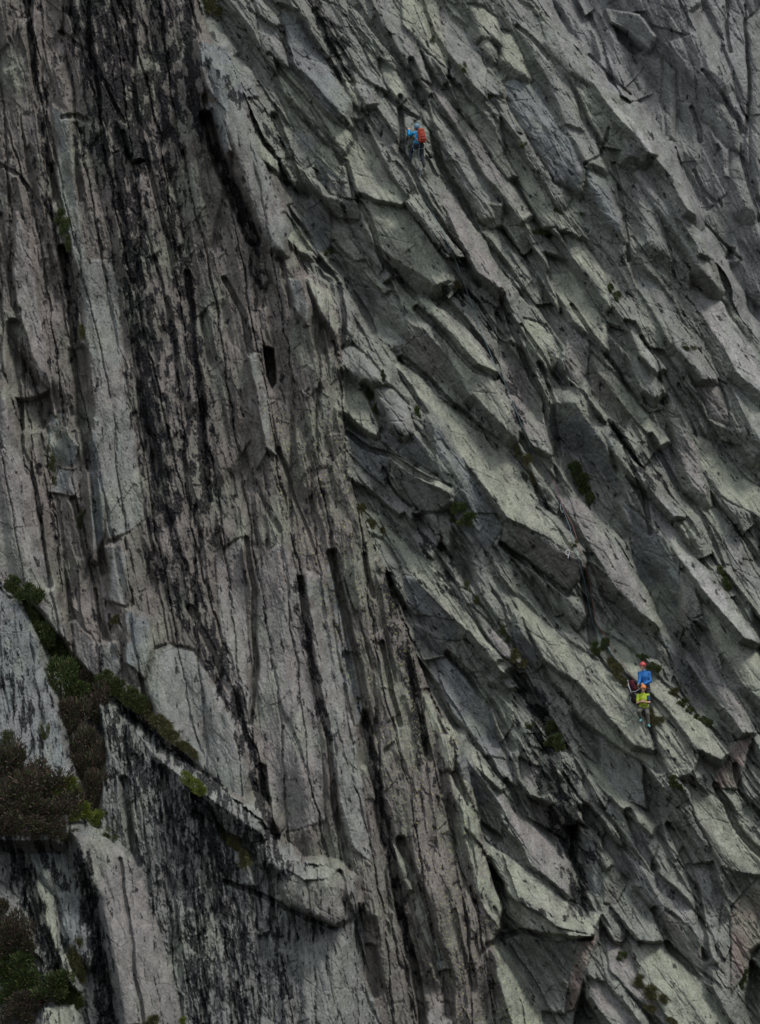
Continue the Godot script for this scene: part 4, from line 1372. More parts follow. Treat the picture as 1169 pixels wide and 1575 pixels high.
	plant("grass_tuft", "grass", "grass", "small tuft where the rope crosses below the upper slabs", "", [[704, 440, 18, 10, -0.2]])
	plant("grass_tuft", "green", "grass", "green tuft in the corner between the pale block and the grey boulder", "", [[570, 612, 14, 22, 0.3], [578, 630, 14, 18]])
	plant("grass_tuft", "green", "grass", "small green tuft on the left margin of the long pale ramp", "", [[590, 578, 8, 14], [642, 638, 12, 22, 0.4]])
	plant("grass_tuft", "green", "grass", "dark green bush under the sharp edged block in the middle of the crag", "", [[705, 786, 24, 20], [718, 802, 28, 24], [700, 800, 16, 16]])
	plant("grass_tuft", "moss", "grass", "small tuft on the sharp edge of the block above the dark bush", "", [[673, 732, 12, 10, -0.5]])
	plant("grass_tuft", "grass", "grass", "grass strip at the right margin of the long pale ramp", "", [[798, 692, 16, 26, 0.5], [812, 712, 14, 18, 0.5], [822, 738, 14, 20, 0.4]])
	plant("grass_tuft", "green", "grass", "large mossy green streak at the foot of the dark gully wall", "", [[884, 730, 24, 28, 0.5], [896, 750, 28, 34, 0.5], [908, 772, 16, 22, 0.4]])
	plant("grass_tuft", "grass", "grass", "green strip where the buttress edge meets the slabs", "", [[556, 788, 16, 16, 0.6], [572, 806, 18, 14, 0.7], [588, 818, 12, 10, 0.6]])
	plant("grass_tuft", "moss", "grass", "small tuft on the end of the ramp block near the ring", "", [[884, 838, 14, 14, 0.5]])
	plant("grass_tuft", "moss", "grass", "small tuft in the crack between the two lower pale ramps", "", [[772, 972, 12, 16], [780, 985, 10, 12]])
	plant("grass_tuft", "grass", "grass", "olive tuft left of the lower pale ramp", "", [[792, 1010, 18, 16, 0.6], [804, 1022, 14, 12]])
	plant("grass_tuft", "green", "grass", "tuft in the groove above the belay where the ropes lead up", "", [[918, 1000, 20, 20], [930, 996, 14, 22]])
	plant("grass_tuft", "grass", "grass", "grassy strip in the groove just left of the red pack", "", [[950, 1036, 16, 22, 0.5], [960, 1048, 12, 16, 0.5], [940, 1022, 10, 16, 0.4]])
	plant("grass_tuft", "green", "grass", "dark green strip behind the head of the standing climber", "", [[988, 1012, 20, 12, -0.6], [1004, 1030, 22, 16, -0.5]])
	plant("grass_tuft", "grass", "grass", "small tuft on the rim of the belay slab, first below the strip", "", [[1036, 1066, 14, 14, -0.4]])
	plant("grass_tuft", "green", "grass", "dark tuft lowest on the rim of the belay slab", "", [[1050, 1082, 16, 16, -0.4], [1060, 1094, 12, 12, -0.4]])
	plant("grass_tuft", "grass", "grass", "dry brown tuft at the foot of the belay below the seated climber", "", [[1003, 1104, 14, 20], [1012, 1112, 16, 14]])
	plant("grass_tuft", "green", "grass", "olive tuft on the slab edge left of the pink rock column", "", [[1084, 1112, 22, 14, -0.5], [1070, 1104, 12, 10]])
	plant("grass_tuft", "green", "grass", "dark green clump in the black recess below the lower ramp", "", [[850, 1124, 26, 24], [862, 1146, 24, 26], [846, 1142, 18, 18]])
	plant("grass_tuft", "moss", "grass", "small green tuft at the top of the black recess", "", [[816, 1116, 14, 12]])
	plant("grass_tuft", "green", "grass", "green tuft beside the small pale stone on the lower right slabs", "", [[1038, 1204, 20, 18], [1048, 1212, 10, 10]])
	plant("grass_tuft", "green", "grass", "dark green tuft on the right hand rib above the belay", "", [[1112, 884, 16, 22, 0.3], [1120, 900, 18, 20, 0.3]])
	plant("grass_tuft", "green", "grass", "dark tuft at the head of the bottom right slabs", "", [[956, 1474, 16, 16]])
	plant("grass_tuft", "grass", "grass", "mossy streaks in the grooves of the bottom right slabs", "", [[985, 1512, 20, 16, -0.6], [1003, 1530, 26, 18, -0.6], [1022, 1538, 18, 10, -0.6]])
	plant("grass_tuft", "grass", "grass", "green strip at the bottom edge of the lower right slabs", "", [[1000, 1552, 18, 12, -0.7], [1032, 1572, 16, 10, -0.6]])
	plant("grass_tuft", "green", "grass", "dark tuft in the shaded corner at the lower right", "", [[1138, 1516, 18, 22], [1145, 1500, 12, 16]])
	plant("grass_tuft", "moss", "grass", "mossy tuft in the dark cleft beside the lower left slabs", "", [[510, 388, 10, 8, 0.5], [500, 392, 12, 8]])
	plant("grass_tuft", "moss", "grass", "moss in the black niche between the block and the dark bush", "", [[716, 905, 14, 18], [732, 925, 12, 14]])


# ---------------------------------------------------------------- people: capsules joined by a smooth minimum, meshed as surface nets
# bones: [from, radius, to, radius]
func skin(st: SurfaceTool, bones: Array, cell: float, melt: float, col: Color, holes := []):
	var lo := Vector3(1e9, 1e9, 1e9)
	var hi := -lo
	for b in bones:
		for e in 2:
			var r: float = b[1 + 2 * e]
			lo = lo.min(b[2 * e] - Vector3.ONE * r)
			hi = hi.max(b[2 * e] + Vector3.ONE * r)
	lo -= Vector3.ONE * (cell * 2.0 + melt * 0.3)
	hi += Vector3.ONE * (cell * 2.0 + melt * 0.3)
	var nx_ := int((hi.x - lo.x) / cell) + 2
	var ny_ := int((hi.y - lo.y) / cell) + 2
	var nz_ := int((hi.z - lo.z) / cell) + 2
	var f_ := PackedFloat32Array()
	f_.resize(nx_ * ny_ * nz_)
	f_.fill(1.0)
	for pass_ in 2:
		for b in (bones if pass_ == 0 else holes):
			var a: Vector3 = b[0]
			var ra: float = b[1]
			var d: Vector3 = b[2] - a
			var rb: float = b[3]
			var inv := 1.0 / maxf(d.length_squared(), 1e-9)
			var m := Vector3.ONE * (maxf(ra, rb) + melt + cell * 2.0)
			var i0 := Vector3i(((a.min(b[2]) - m - lo) / cell).max(Vector3.ZERO))
			var i1 := Vector3i((a.max(b[2]) + m - lo) / cell) + Vector3i.ONE
			for k in range(i0.z, mini(i1.z, nz_)):
				for j in range(i0.y, mini(i1.y, ny_)):
					for i in range(i0.x, mini(i1.x, nx_)):
						var q := lo + Vector3(i, j, k) * cell - a
						var t := clampf(q.dot(d) * inv, 0.0, 1.0)
						var v := (q - d * t).length() - lerpf(ra, rb, t)
						var at := (k * ny_ + j) * nx_ + i
						var o := f_[at]
						if pass_ == 0:
							var w := clampf(0.5 + 0.5 * (o - v) / melt, 0.0, 1.0)
							f_[at] = lerpf(o, v, w) - melt * w * (1.0 - w)
						else:
							f_[at] = maxf(o, -v)
	var where := {}
	var pts := PackedVector3Array()
	var sx := 1
	var sy := nx_
	var sz := nx_ * ny_
	for k in nz_ - 1:
		for j in ny_ - 1:
			for i in nx_ - 1:
				var at := k * sz + j * sy + i
				if absf(f_[at]) > cell * 2.5:
					continue
				var sum := Vector3.ZERO
				var n := 0
				for e in 12:
					var ax := e / 4
					var u := e & 1
					var w := (e >> 1) & 1
					var c0: Vector3i = [Vector3i(0, u, w), Vector3i(u, 0, w), Vector3i(u, w, 0)][ax]
					var c1: Vector3i = c0 + [Vector3i(1, 0, 0), Vector3i(0, 1, 0), Vector3i(0, 0, 1)][ax]
					var v0 := f_[at + c0.x * sx + c0.y * sy + c0.z * sz]
					var v1 := f_[at + c1.x * sx + c1.y * sy + c1.z * sz]
					if (v0 < 0.0) != (v1 < 0.0):
						sum += Vector3(c0) + Vector3(c1 - c0) * (v0 / (v0 - v1))
						n += 1
				if n > 0:
					where[at] = pts.size()
					pts.append(lo + (Vector3(i, j, k) + sum / n) * cell)
	st.set_color(col)
	for at in where:
		for ax in 3:
			var s: int = [sx, sy, sz][ax]
			var u: int = [sy, sz, sx][ax]
			var w: int = [sz, sx, sy][ax]
			var a := f_[at]
			var b := f_[at + s]
			if (a < 0.0) == (b < 0.0):
				continue
			var p: Variant = where.get(at)
			var q: Variant = where.get(at - u)
			var r: Variant = where.get(at - u - w)
			var t: Variant = where.get(at - w)
			if p == null or q == null or r == null or t == null:
				continue
			var order := [p, q, r, p, r, t] if a < 0.0 else [p, r, q, p, t, r]
			for v in order:
				st.set_smooth_group(0)
				st.add_vertex(pts[v])


func begin() -> SurfaceTool:
	var st := SurfaceTool.new()
	st.begin(Mesh.PRIMITIVE_TRIANGLES)
	return st


func finish(st: SurfaceTool, called: String, parent: Node, rough := 0.8) -> MeshInstance3D:
	st.index()
	st.generate_normals()
	var m := MeshInstance3D.new()
	m.mesh = st.commit()
	m.name = called
	if not gear_mats.has(rough):
		var mat := StandardMaterial3D.new()
		mat.resource_name = "cloth_and_skin"
		mat.vertex_color_use_as_albedo = true
		mat.roughness = rough
		mat.cull_mode = BaseMaterial3D.CULL_DISABLED
		gear_mats[rough] = mat
	m.material_override = gear_mats[rough]
	parent.add_child(m, true)
	return m


var gear_mats := {}
const SKIN := Color(0.52, 0.31, 0.22)


# the bones of a head: looking towards the turned -z of its basis
func head_bones(c: Vector3, b: Basis) -> Array:
	var p := func(x: float, y: float, z: float) -> Vector3: return c + b * Vector3(x, y, z)
	return [
		[p.call(0, 0.045, 0.012), 0.083, p.call(0, 0.035, -0.025), 0.076],
		[p.call(0, -0.02, -0.035), 0.062, p.call(0, -0.07, -0.055), 0.042],
		[p.call(0, 0.012, -0.095), 0.011, p.call(0, -0.024, -0.116), 0.014],
		[p.call(-0.022, -0.052, -0.09), 0.01, p.call(0.022, -0.052, -0.09), 0.01],
		[p.call(-0.05, 0.03, -0.085), 0.012, p.call(0.05, 0.03, -0.085), 0.012],
		[p.call(-0.082, 0.01, 0.005), 0.013, p.call(-0.086, -0.025, 0.0), 0.01],
		[p.call(0.082, 0.01, 0.005), 0.013, p.call(0.086, -0.025, 0.0), 0.01],
		[p.call(-0.03, 0.012, -0.082), 0.013, p.call(-0.034, 0.012, -0.082), 0.013],
		[p.call(0.03, 0.012, -0.082), 0.013, p.call(0.034, 0.012, -0.082), 0.013],
	]


# a hand at the wrist, palm facing «face», fingers along «along», thumb on the side of «thumb»
func hand_bones(wrist: Vector3, along: Vector3, face: Vector3, right_hand: bool, curl: float) -> Array:
	var a := along.normalized()
	var n := (face - a * face.dot(a)).normalized()
	var s := a.cross(n) * (1.0 if right_hand else -1.0)
	var out := [[wrist, 0.026, wrist + a * 0.03, 0.024]]
	for i in 4:
		var x := (1.5 - i) * 0.02
		var k := wrist + a * 0.085 + s * x
		out.append([wrist + a * 0.02 + s * x * 0.7, 0.016, k, 0.0125])
		var l: float = [0.072, 0.08, 0.074, 0.058][i]
		var d1 := (a * cos(curl) + n * sin(curl) + s * x * 2.0).normalized()
		var d2 := (a * cos(curl * 2.1) + n * sin(curl * 2.1)).normalized()
		var m := k + d1 * l * 0.5
		out.append([k, 0.0095, m, 0.0088])
		out.append([m, 0.0088, m + d2 * l * 0.5, 0.0075])
	var t0 := wrist + a * 0.025 + s * 0.026
	var t1 := t0 + (a * 0.6 + s * 0.75 + n * 0.25).normalized() * 0.042
	out.append([t0, 0.015, t1, 0.011])
	out.append([t1, 0.011, t1 + (a * 0.85 + s * 0.2 + n * 0.4).normalized() * 0.036, 0.0085])
	return out


func helmet(c: Vector3, b: Basis, col: Color, parent: Node):
	var st := begin()
	var p := func(x: float, y: float, z: float) -> Vector3: return c + b * Vector3(x, y, z)
	skin(st, [[p.call(0, 0.07, 0.02), 0.112, p.call(0, 0.065, -0.025), 0.104], [p.call(-0.06, 0.045, -0.105), 0.012, p.call(0.06, 0.045, -0.105), 0.012], [p.call(0, 0.13, 0.06), 0.05, p.call(0, 0.14, -0.03), 0.05]], 0.014, 0.03, col,
		[[p.call(0, -0.02, -0.05), 0.085, p.call(0, -0.1, -0.05), 0.1], [p.call(0, -0.05, 0.02), 0.08, p.call(0, -0.2, 0.02), 0.1]])
	var h := finish(st, "helmet", parent, 0.35)
	for s in [-1, 1]:
		var sv := begin()
		skin(sv, [[p.call(0.05 * s, 0.15, 0.03), 0.02, p.call(0.055 * s, 0.15, -0.03), 0.018]], 0.01, 0.01, col * 0.35)
		finish(sv, "vent", h, 0.5)
	var strap := begin()
	for s in [-1, 1]:
		tube(strap, [p.call(0.088 * s, 0.02, -0.02), p.call(0.07 * s, -0.05, -0.05), p.call(0, -0.108, -0.06)], [0.006], 5, Color(0.03, 0.03, 0.035))
	finish(strap, "chin_strap", h, 0.8)


# the whole person from named joints; returns the Node3D. Clothes are shells over the body.
func person(label: String, at: Vector3, j: Dictionary, head_turn: Basis, cloth: Dictionary) -> Node3D:
	var o := Node3D.new()
	o.name = numbered("person")
	add_child(o)
	o.position = at
	o.set_meta("label", label)
	o.set_meta("category", "person")
	var up: Vector3 = (j.neck - j.hip).normalized()
	var across: Vector3 = (j.shoulder_r - j.shoulder_l).normalized()
	var st := begin()
	var body := [[j.hip, 0.11, j.chest, 0.12], [j.chest, 0.12, j.neck, 0.06], [j.hip_l, 0.085, j.hip_r, 0.085], [j.shoulder_l, 0.055, j.shoulder_r, 0.055], [j.neck, 0.052, j.head + head_turn * Vector3(0, -0.05, 0.0), 0.05]]
	for s in ["l", "r"]:
		body.append([j["shoulder_" + s], 0.05, j["elbow_" + s], 0.039])
		body.append([j["elbow_" + s], 0.039, j["wrist_" + s], 0.026])
		body.append([j["hip_" + s], 0.08, j["knee_" + s], 0.055])
		body.append([j["knee_" + s], 0.055, j["ankle_" + s], 0.037])
	skin(st, body, 0.016, 0.03, SKIN)
	skin(st, head_bones(j.head, head_turn), 0.008, 0.016, SKIN)
	for s in ["l", "r"]:
		var along: Vector3 = j["wrist_" + s] - j["elbow_" + s]
		skin(st, hand_bones(j["wrist_" + s], j.get("along_" + s, along), j["palm_" + s], s == "r", cloth.get("curl", 0.6)), 0.0045, 0.006, SKIN)
	finish(st, "body", o, 0.6)
	# hair and eyes
	var hs := begin()
	skin(hs, [[j.head + head_turn * Vector3(0, 0.03, 0.035), 0.082, j.head + head_turn * Vector3(0, -0.045, 0.05), 0.06]], 0.012, 0.02, cloth.hair)
	finish(hs, "hair", o, 0.7)
	for s in [-1, 1]:
		var es := begin()
		skin(es, [[j.head + head_turn * Vector3(0.032 * s, 0.012, -0.09), 0.0095, j.head + head_turn * Vector3(0.0325 * s, 0.012, -0.09), 0.0095]], 0.005, 0.004, Color(0.05, 0.035, 0.03))
		finish(es, "eye", o, 0.2)
	# top
	var ts := begin()
	var top := [[j.hip + up * 0.05, 0.135, j.chest, 0.15], [j.chest, 0.15, j.neck - up * 0.03, 0.085], [j.shoulder_l, 0.076, j.shoulder_r, 0.076], [j.hip_l + up * 0.1, 0.1, j.hip_r + up * 0.1, 0.1], [j.neck, 0.066, j.neck + up * 0.02, 0.062]]
	for s in ["l", "r"]:
		if cloth.long:
			top.append([j["shoulder_" + s], 0.072, j["elbow_" + s], 0.058])
			top.append([j["elbow_" + s], 0.058, j["elbow_" + s].lerp(j["wrist_" + s], 0.9), 0.044])
			top.append([j["elbow_" + s].lerp(j["wrist_" + s], 0.88), 0.047, j["elbow_" + s].lerp(j["wrist_" + s], 0.93), 0.047])
	skin(ts, top, 0.016, 0.035, cloth.top)
	finish(ts, cloth.top_name, o)
	if not cloth.long:
		for s in ["l", "r"]:
			var ss := begin()
			skin(ss, [[j["shoulder_" + s], 0.074, j["shoulder_" + s].lerp(j["elbow_" + s], 0.7), 0.064]], 0.013, 0.02, cloth["sleeve_" + s])
			finish(ss, "sleeve", o)
	# trousers, one surface
	var ps := begin()
	var low := [[j.hip_l, 0.112, j.hip_r, 0.112], [j.hip, 0.12, j.hip + up * 0.06, 0.125]]
	for s in ["l", "r"]:
		low.append([j["hip_" + s], 0.105, j["knee_" + s], 0.076])
		low.append([j["knee_" + s], 0.076, j["knee_" + s].lerp(j["ankle_" + s], 0.93), 0.06])
	skin(ps, low, 0.016, 0.03, cloth.trousers)
	finish(ps, "trousers", o)
	for s in ["l", "r"]:
		var bs := begin()
		var an: Vector3 = j["ankle_" + s]
		var toe: Vector3 = j["toe_" + s]
		skin(bs, [[an, 0.05, an.lerp(toe, 0.25) - Vector3(0, 0.035, 0), 0.046], [an.lerp(toe, 0.1) - Vector3(0, 0.045, 0), 0.042, toe, 0.034]], 0.012, 0.02, cloth.shoes)
		var sh := finish(bs, "climbing_shoe", o, 0.6)
		var so := begin()
		skin(so, [[an.lerp(toe, 0.1) - Vector3(0, 0.08, 0), 0.022, toe - Vector3(0, 0.022, 0), 0.022]], 0.01, 0.01, Color(0.02, 0.02, 0.022))
		finish(so, "sole", sh, 0.6)
	# harness: waist belt, leg loops, and what hangs from it
	var hb := begin()
	var front: Vector3 = across.cross(up).normalized()
	for i in 14:
		var a0 := TAU * i / 14.0
		var a1 := TAU * (i + 1) / 14.0
		var c: Vector3 = j.hip + up * 0.09
		skin(hb, [[c + across * cos(a0) * 0.165 + front * sin(a0) * 0.125, 0.024, c + across * cos(a1) * 0.165 + front * sin(a1) * 0.125, 0.024]], 0.012, 0.004, cloth.harness)
	var hn := finish(hb, "harness_belt", o, 0.7)
	for s in ["l", "r"]:
		var lb := begin()
		var kn: Vector3 = j["knee_" + s]
		var ha: Vector3 = j["hip_" + s]
		var ax := (kn - ha).normalized()
		var u := ax.cross(front).normalized()
		var w := ax.cross(u)
		var ring := []
		for i in 13:
			ring.append(ha.lerp(kn, 0.3) + (u * cos(TAU * i / 12.0) + w * sin(TAU * i / 12.0)) * 0.108)
		tube(lb, ring, [0.018], 6, cloth.harness)
		finish(lb, "leg_loop", hn, 0.7)
	for i in cloth.gear.size():
		var g: Array = cloth.gear[i]
		var gs := begin()
		var p0: Vector3 = j.hip + up * 0.07 + across * float(g[0]) + front * float(g[1])
		var p1 := p0 - Vector3(0, g[2], 0) + across * 0.015
		tube(gs, [p0, p0.lerp(p1, 0.5) + front * 0.02, p1], [0.014], 6, g[3])
		skin(gs, [[p0, 0.02, p0 + Vector3(0, 0.03, 0), 0.018], [p1 - Vector3(0, 0.02, 0), 0.024, p1 - Vector3(0, 0.06, 0), 0.022]], 0.01, 0.006, g[4])
		finish(gs, "quickdraw", hn, 0.35)
	helmet(j.head, head_turn, cloth.helmet, o)
	return o


func thing(called: String, label: String, category: String, at: Vector3) -> Node3D:
	var o := Node3D.new()
	o.name = numbered(called)
	add_child(o)
	o.position = at
	o.set_meta("label", label)
	o.set_meta("category", category)
	return o


func backpack(label: String, at: Vector3, turn: Basis, main: Color, dark: Color):
	var o := thing("backpack", label, "backpack", at)
	o.basis = turn
	var st := begin()
	skin(st, [[Vector3(-0.07, -0.17, 0), 0.1, Vector3(-0.06, 0.17, 0), 0.09], [Vector3(0.07, -0.17, 0), 0.1, Vector3(0.06, 0.17, 0), 0.09], [Vector3(0, -0.16, 0.03), 0.1, Vector3(0, 0.12, 0.02), 0.1]], 0.016, 0.04, main)
	finish(st, "pack_bag", o)
	var l := begin()
	skin(l, [[Vector3(-0.07, 0.24, 0.0), 0.07, Vector3(0.07, 0.24, 0.0), 0.07], [Vector3(-0.05, 0.22, 0.05), 0.05, Vector3(0.05, 0.22, 0.05), 0.05]], 0.014, 0.04, main * 0.8)
	finish(l, "pack_lid", o)
	var p := begin()
	skin(p, [[Vector3(-0.05, -0.12, 0.1), 0.055, Vector3(0.05, -0.12, 0.1), 0.055], [Vector3(-0.045, -0.02, 0.1), 0.045, Vector3(0.045, -0.02, 0.1), 0.045]], 0.014, 0.03, dark)
	finish(p, "front_pocket", o)
	for s in [-1, 1]:
		var b := begin()
		tube(b, [Vector3(0.1 * s, 0.22, -0.06), Vector3(0.13 * s, 0.18, -0.2), Vector3(0.14 * s, 0.02, -0.24), Vector3(0.13 * s, -0.16, -0.1)], [0.022], 6, Color(0.5, 0.5, 0.48))
		finish(b, "shoulder_strap", o)


func along_rock(pixels: Array, off: float) -> Array:
	var ctrl := []
	for i in pixels.size() / 2:
		ctrl.append(Vector2(pixels[2 * i], pixels[2 * i + 1]))
	var out := []
	for i in ctrl.size() - 1:
		var n := maxi(2, int(ctrl[i].distance_to(ctrl[i + 1]) / 9.0))
		for k in n:
			var q: Vector2 = ctrl[i].lerp(ctrl[i + 1], float(k) / n)
			out.append(on_rock(q.x, q.y) + Vector3(0, 0, off))
	var last: Vector2 = ctrl[ctrl.size() - 1]
	out.append(on_rock(last.x, last.y) + Vector3(0, 0, off))
	# a rope under its own weight does not follow every hollow: smooth the depth
	for pass_ in 6:
		for i in range(1, out.size() - 1):
			out[i].z = maxf(out[i].z, (out[i - 1].z + out[i + 1].z) * 0.5)
	return out


func rope(label: String, called: String, path: Array, col: Color, r := 0.0085):
	var st := begin()
	tube(st, path, [r], 7, col)
	var m := finish(st, numbered(called), self, 0.75)
	m.set_meta("label", label)
	m.set_meta("category", "rope")


func make_people():
	var black := Color(0.02, 0.021, 0.026)
	var white := Color(0.62, 0.63, 0.62)
	var steel := Color(0.45, 0.5, 0.53)
	# ---- leader, seen from behind, left foot high
	var at := on_rock(644, 222)
	at.z = maxf(at.z, maxf(on_rock(636, 205).z, on_rock(650, 250).z)) + 0.36
	var look := Basis.from_euler(Vector3(0.25, 0.55, 0.0))
	var j := {
		"hip": Vector3(0.0, 0, 0), "chest": Vector3(-0.0, 0.3, -0.03), "neck": Vector3(-0.03, 0.48, -0.07), "head": Vector3(-0.085, 0.62, -0.1),
		"shoulder_l": Vector3(-0.19, 0.41, -0.05), "shoulder_r": Vector3(0.15, 0.42, -0.05), "hip_l": Vector3(-0.1, -0.05, 0), "hip_r": Vector3(0.1, -0.05, 0),
		"elbow_l": Vector3(-0.36, 0.36, -0.16), "wrist_l": Vector3(-0.38, 0.54, -0.3), "along_l": Vector3(-0.0, 0.16, -0.1), "palm_l": Vector3(0.1, -0.1, -1.0),
		"elbow_r": Vector3(0.2, 0.3, -0.28), "wrist_r": Vector3(0.02, 0.5, -0.42), "along_r": Vector3(0.0, 0.16, -0.1), "palm_r": Vector3(0, -0.1, -1.0),
		"knee_l": Vector3(-0.3, -0.3, -0.22), "ankle_l": Vector3(-0.32, -0.6, -0.05), "toe_l": Vector3(-0.36, -0.64, -0.27),
		"knee_r": Vector3(0.12, -0.42, -0.12), "ankle_r": Vector3(0.19, -0.82, 0.0), "toe_r": Vector3(0.22, -0.87, -0.2),
	}
	person("leading climber in blue top and dark trousers high on the slabs, one leg bent", at, j, look, {
		"hair": Color(0.05, 0.035, 0.03), "top": Color(0.01, 0.27, 0.56), "top_name": "jacket", "long": true, "trousers": Color(0.018, 0.02, 0.032), "shoes": Color(0.03, 0.03, 0.045), "harness": Color(0.1, 0.13, 0.16), "helmet": Color(0.16, 0.26, 0.36), "curl": 0.5,
		"gear": [[-0.19, -0.04, 0.2, Color(0.16, 0.32, 0.42), steel], [-0.14, -0.12, 0.26, Color(0.3, 0.42, 0.5), white], [0.0, -0.15, 0.16, steel, Color(0.2, 0.3, 0.4)], [0.2, -0.03, 0.18, white, white], [0.18, -0.1, 0.27, Color(0.2, 0.35, 0.42), steel], [-0.2, 0.04, 0.28, Color(0.1, 0.2, 0.3), Color(0.25, 0.4, 0.5)]],
	})
	backpack("small orange red backpack on the back of the leading climber", at + Vector3(0.11, 0.29, 0.17), Basis.from_euler(Vector3(-0.1, 0.5, 0.1)), Color(0.34, 0.045, 0.02), Color(0.22, 0.03, 0.016))
	# ---- the two at the belay
	var bt := on_rock(991, 1054)
	bt.z = maxf(bt.z, on_rock(991, 1080).z - 0.25) + 0.3
	look = Basis.from_euler(Vector3(0.12, PI - 0.5, 0.0))
	j = {
		"hip": Vector3(0, 0, 0), "chest": Vector3(-0.01, 0.34, 0.02), "neck": Vector3(-0.03, 0.55, 0.03), "head": Vector3(-0.07, 0.72, 0.06),
		"shoulder_l": Vector3(0.16, 0.46, 0.0), "shoulder_r": Vector3(-0.19, 0.46, 0.02), "hip_l": Vector3(0.1, -0.05, 0), "hip_r": Vector3(-0.1, -0.05, 0),
		"elbow_l": Vector3(0.22, 0.16, 0.08), "wrist_l": Vector3(-0.04, 0.06, 0.24), "along_l": Vector3(-0.15, -0.03, 0.02), "palm_l": Vector3(0, -0.4, -1.0),
		"elbow_r": Vector3(-0.2, 0.18, 0.14), "wrist_r": Vector3(-0.24, 0.07, 0.33), "along_r": Vector3(-0.08, -0.05, 0.12), "palm_r": Vector3(1, -0.3, 0.0),
		"knee_l": Vector3(0.14, -0.42, 0.1), "ankle_l": Vector3(0.14, -0.82, 0.06), "toe_l": Vector3(0.2, -0.88, 0.26),
		"knee_r": Vector3(-0.1, -0.42, 0.12), "ankle_r": Vector3(-0.12, -0.82, 0.06), "toe_r": Vector3(-0.15, -0.88, 0.28),
	}
	person("standing climber in blue jacket and red helmet holding ropes at the belay", bt, j, look, {
		"hair": Color(0.04, 0.03, 0.025), "top": Color(0.012, 0.135, 0.42), "top_name": "jacket", "long": true, "trousers": Color(0.03, 0.03, 0.036), "shoes": Color(0.05, 0.04, 0.04), "harness": Color(0.06, 0.05, 0.05), "helmet": Color(0.55, 0.075, 0.085), "curl": 0.9,
		"gear": [[0.19, 0.02, 0.2, Color(0.35, 0.16, 0.08), steel], [0.21, 0.06, 0.12, Color(0.4, 0.25, 0.16), Color(0.5, 0.3, 0.2)], [-0.19, 0.05, 0.16, Color(0.12, 0.12, 0.14), steel]],
	})
	var ct := on_rock(990, 1088)
	ct.z = maxf(ct.z, bt.z - 0.02) + 0.28
	look = Basis.from_euler(Vector3(0.05, PI - 0.2, 0.0))
	j = {
		"hip": Vector3(0.0, 0, 0), "chest": Vector3(-0.03, 0.33, 0.05), "neck": Vector3(-0.04, 0.53, 0.07), "head": Vector3(-0.03, 0.7, 0.1),
		"shoulder_l": Vector3(0.15, 0.46, 0.04), "shoulder_r": Vector3(-0.22, 0.45, 0.06), "hip_l": Vector3(0.1, -0.05, 0.02), "hip_r": Vector3(-0.1, -0.05, 0.02),
		"elbow_l": Vector3(0.2, 0.2, 0.14), "wrist_l": Vector3(-0.03, 0.22, 0.28), "along_l": Vector3(-0.15, 0.05, 0.03), "palm_l": Vector3(0, -0.3, -1.0),
		"elbow_r": Vector3(-0.26, 0.18, 0.16), "wrist_r": Vector3(-0.1, 0.24, 0.3), "along_r": Vector3(0.14, 0.02, 0.04), "palm_r": Vector3(0, -0.3, -1.0),
		"knee_l": Vector3(0.12, -0.22, 0.32), "ankle_l": Vector3(0.16, -0.62, 0.3), "toe_l": Vector3(0.2, -0.7, 0.46),
		"knee_r": Vector3(-0.22, -0.14, 0.34), "ankle_r": Vector3(-0.12, -0.42, 0.2), "toe_r": Vector3(-0.16, -0.5, 0.4),
	}
	person("climber in lime green shirt and orange helmet leaning at the belay, arms crossed", ct, j, look, {
		"hair": Color(0.06, 0.04, 0.03), "top": Color(0.36, 0.46, 0.03), "top_name": "shirt", "long": false, "sleeve_l": Color(0.016, 0.05, 0.11), "sleeve_r": Color(0.34, 0.45, 0.03), "trousers": Color(0.105, 0.1, 0.085), "shoes": Color(0.16, 0.36, 0.36), "harness": Color(0.05, 0.05, 0.04), "helmet": Color(0.68, 0.22, 0.06), "curl": 0.7,
		"gear": [[-0.19, 0.08, 0.16, Color(0.3, 0.05, 0.05), steel], [-0.14, 0.12, 0.2, Color(0.2, 0.05, 0.08), Color(0.4, 0.12, 0.12)]],
	})
	backpack("dark red pack hanging from white slings at the belay, left of the climbers", on_rock(973, 1055) + Vector3(0, 0, 0.2), Basis.from_euler(Vector3(0.1, -0.5, 0.35)) * Basis.from_scale(Vector3(0.8, 0.8, 0.8)), Color(0.13, 0.012, 0.03), Color(0.06, 0.01, 0.02))
	backpack("black bag on the rock behind the elbow of the lime shirted climber", on_rock(974, 1073) + Vector3(0, 0, 0.16), Basis.from_euler(Vector3(0.2, 0.3, 0.5)) * Basis.from_scale(Vector3(0.75, 0.75, 0.75)), Color(0.02, 0.018, 0.022), Color(0.05, 0.02, 0.03))
	var s0 := on_rock(965, 1046) + Vector3(0, 0, 0.2)
	var s1 := on_rock(970, 1064) + Vector3(0, 0, 0.42)
	rope("white sling from the anchor down beside the red pack", "anchor_sling", [s0, s0.lerp(s1, 0.5) + Vector3(-0.02, 0, 0.02), s1], Color(0.6, 0.64, 0.68), 0.017)
	var s2 := bt + Vector3(-0.12, -0.05, 0.22)
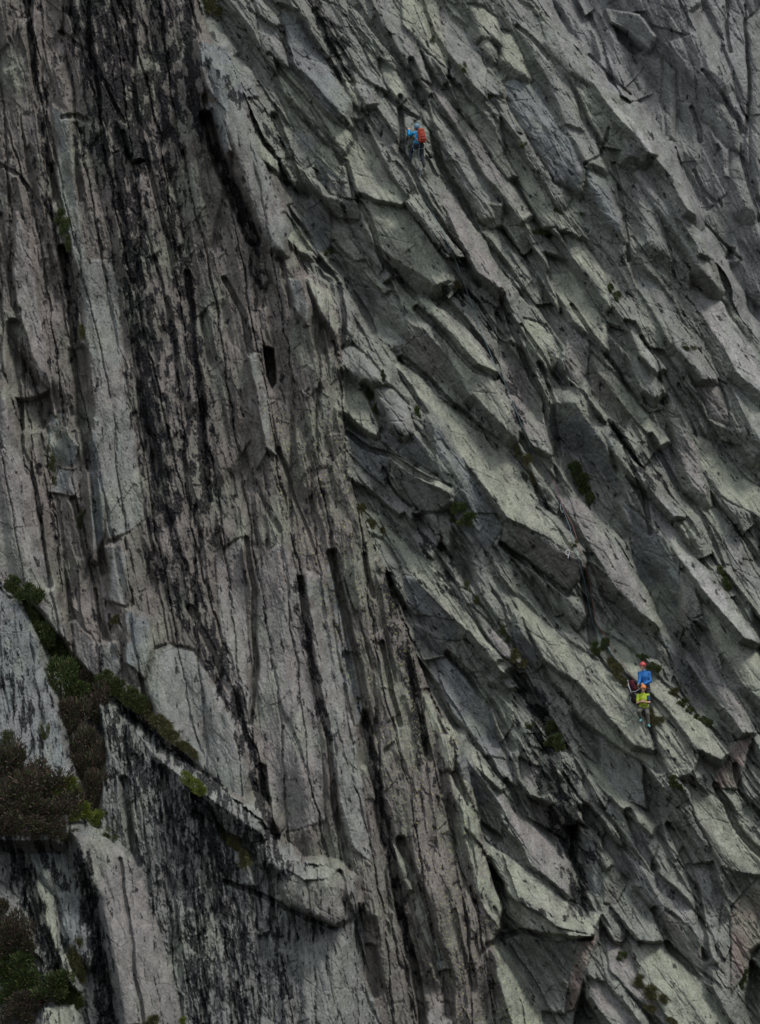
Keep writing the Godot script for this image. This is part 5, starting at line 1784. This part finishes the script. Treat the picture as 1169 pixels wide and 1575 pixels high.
	rope("grey white sling between the anchor and the standing climber", "anchor_sling", [s1, s1.lerp(s2, 0.5) + Vector3(0, -0.06, 0.03), s2], Color(0.5, 0.54, 0.58), 0.016)
	var s3 := on_rock(969, 1080) + Vector3(0, 0, 0.15)
	rope("blue grey sling tail hanging below the anchor", "anchor_sling", [s1, s1.lerp(s3, 0.5) + Vector3(0.01, 0, 0.03), s3], Color(0.25, 0.3, 0.4), 0.014)
	# ---- ropes: two thin lines from the belay up to the leader
	var run := [975, 1046, 945, 1010, 912, 962, 900, 905, 893, 872, 876, 812, 864, 778, 850, 740, 815, 690, 782, 600, 760, 560, 741, 512, 718, 448, 703, 408, 686, 368, 672, 340]
	var up := along_rock(run, 0.05)
	up.append_array(along_rock([660, 318, 648, 285, 646, 262], 0.06))
	up.append(at + Vector3(0.0, -0.5, 0.1))
	up.append(at + Vector3(0.02, 0.05, 0.15))
	up.push_front(bt + Vector3(-0.24, 0.06, 0.42))
	rope("blue rope running from the belay up the slabs to the leading climber", "climbing_rope", up, Color(0.15, 0.23, 0.27), 0.009)
	var run2 := [977, 1048, 948, 1008, 916, 955, 907, 900, 899, 868, 880, 808, 866, 780, 853, 744, 820, 696]
	var up2 := along_rock(run2, 0.07)
	up2.push_front(bt + Vector3(-0.22, 0.05, 0.44))
	rope("reddish rope beside the blue one in the corner above the belay", "climbing_rope", up2, Color(0.28, 0.12, 0.11), 0.009)
	# protection on the rope
	for g in [[865, 780, "white sling and clip on the ropes above the big pale block"], [873, 850, "pale cord loops around the nose of the big pale block"]]:
		var p := on_rock(g[0], g[1]) + Vector3(0, 0, 0.08)
		var o := thing("rope_runner", g[2], "climbing gear", p)
		var st := begin()
		var ring := []
		for i in 13:
			ring.append(Vector3(cos(TAU * i / 12.0) * 0.07, sin(TAU * i / 12.0) * (0.2 if g[1] < 800 else 0.1), 0.02))
		tube(st, ring, [0.016], 6, white)
		finish(st, "sling", o)
		var cs := begin()
		skin(cs, [[Vector3(0.02, -0.2, 0.03), 0.025, Vector3(0.03, -0.11, 0.03), 0.02]], 0.01, 0.006, steel)
		finish(cs, "carabiner", o, 0.3)
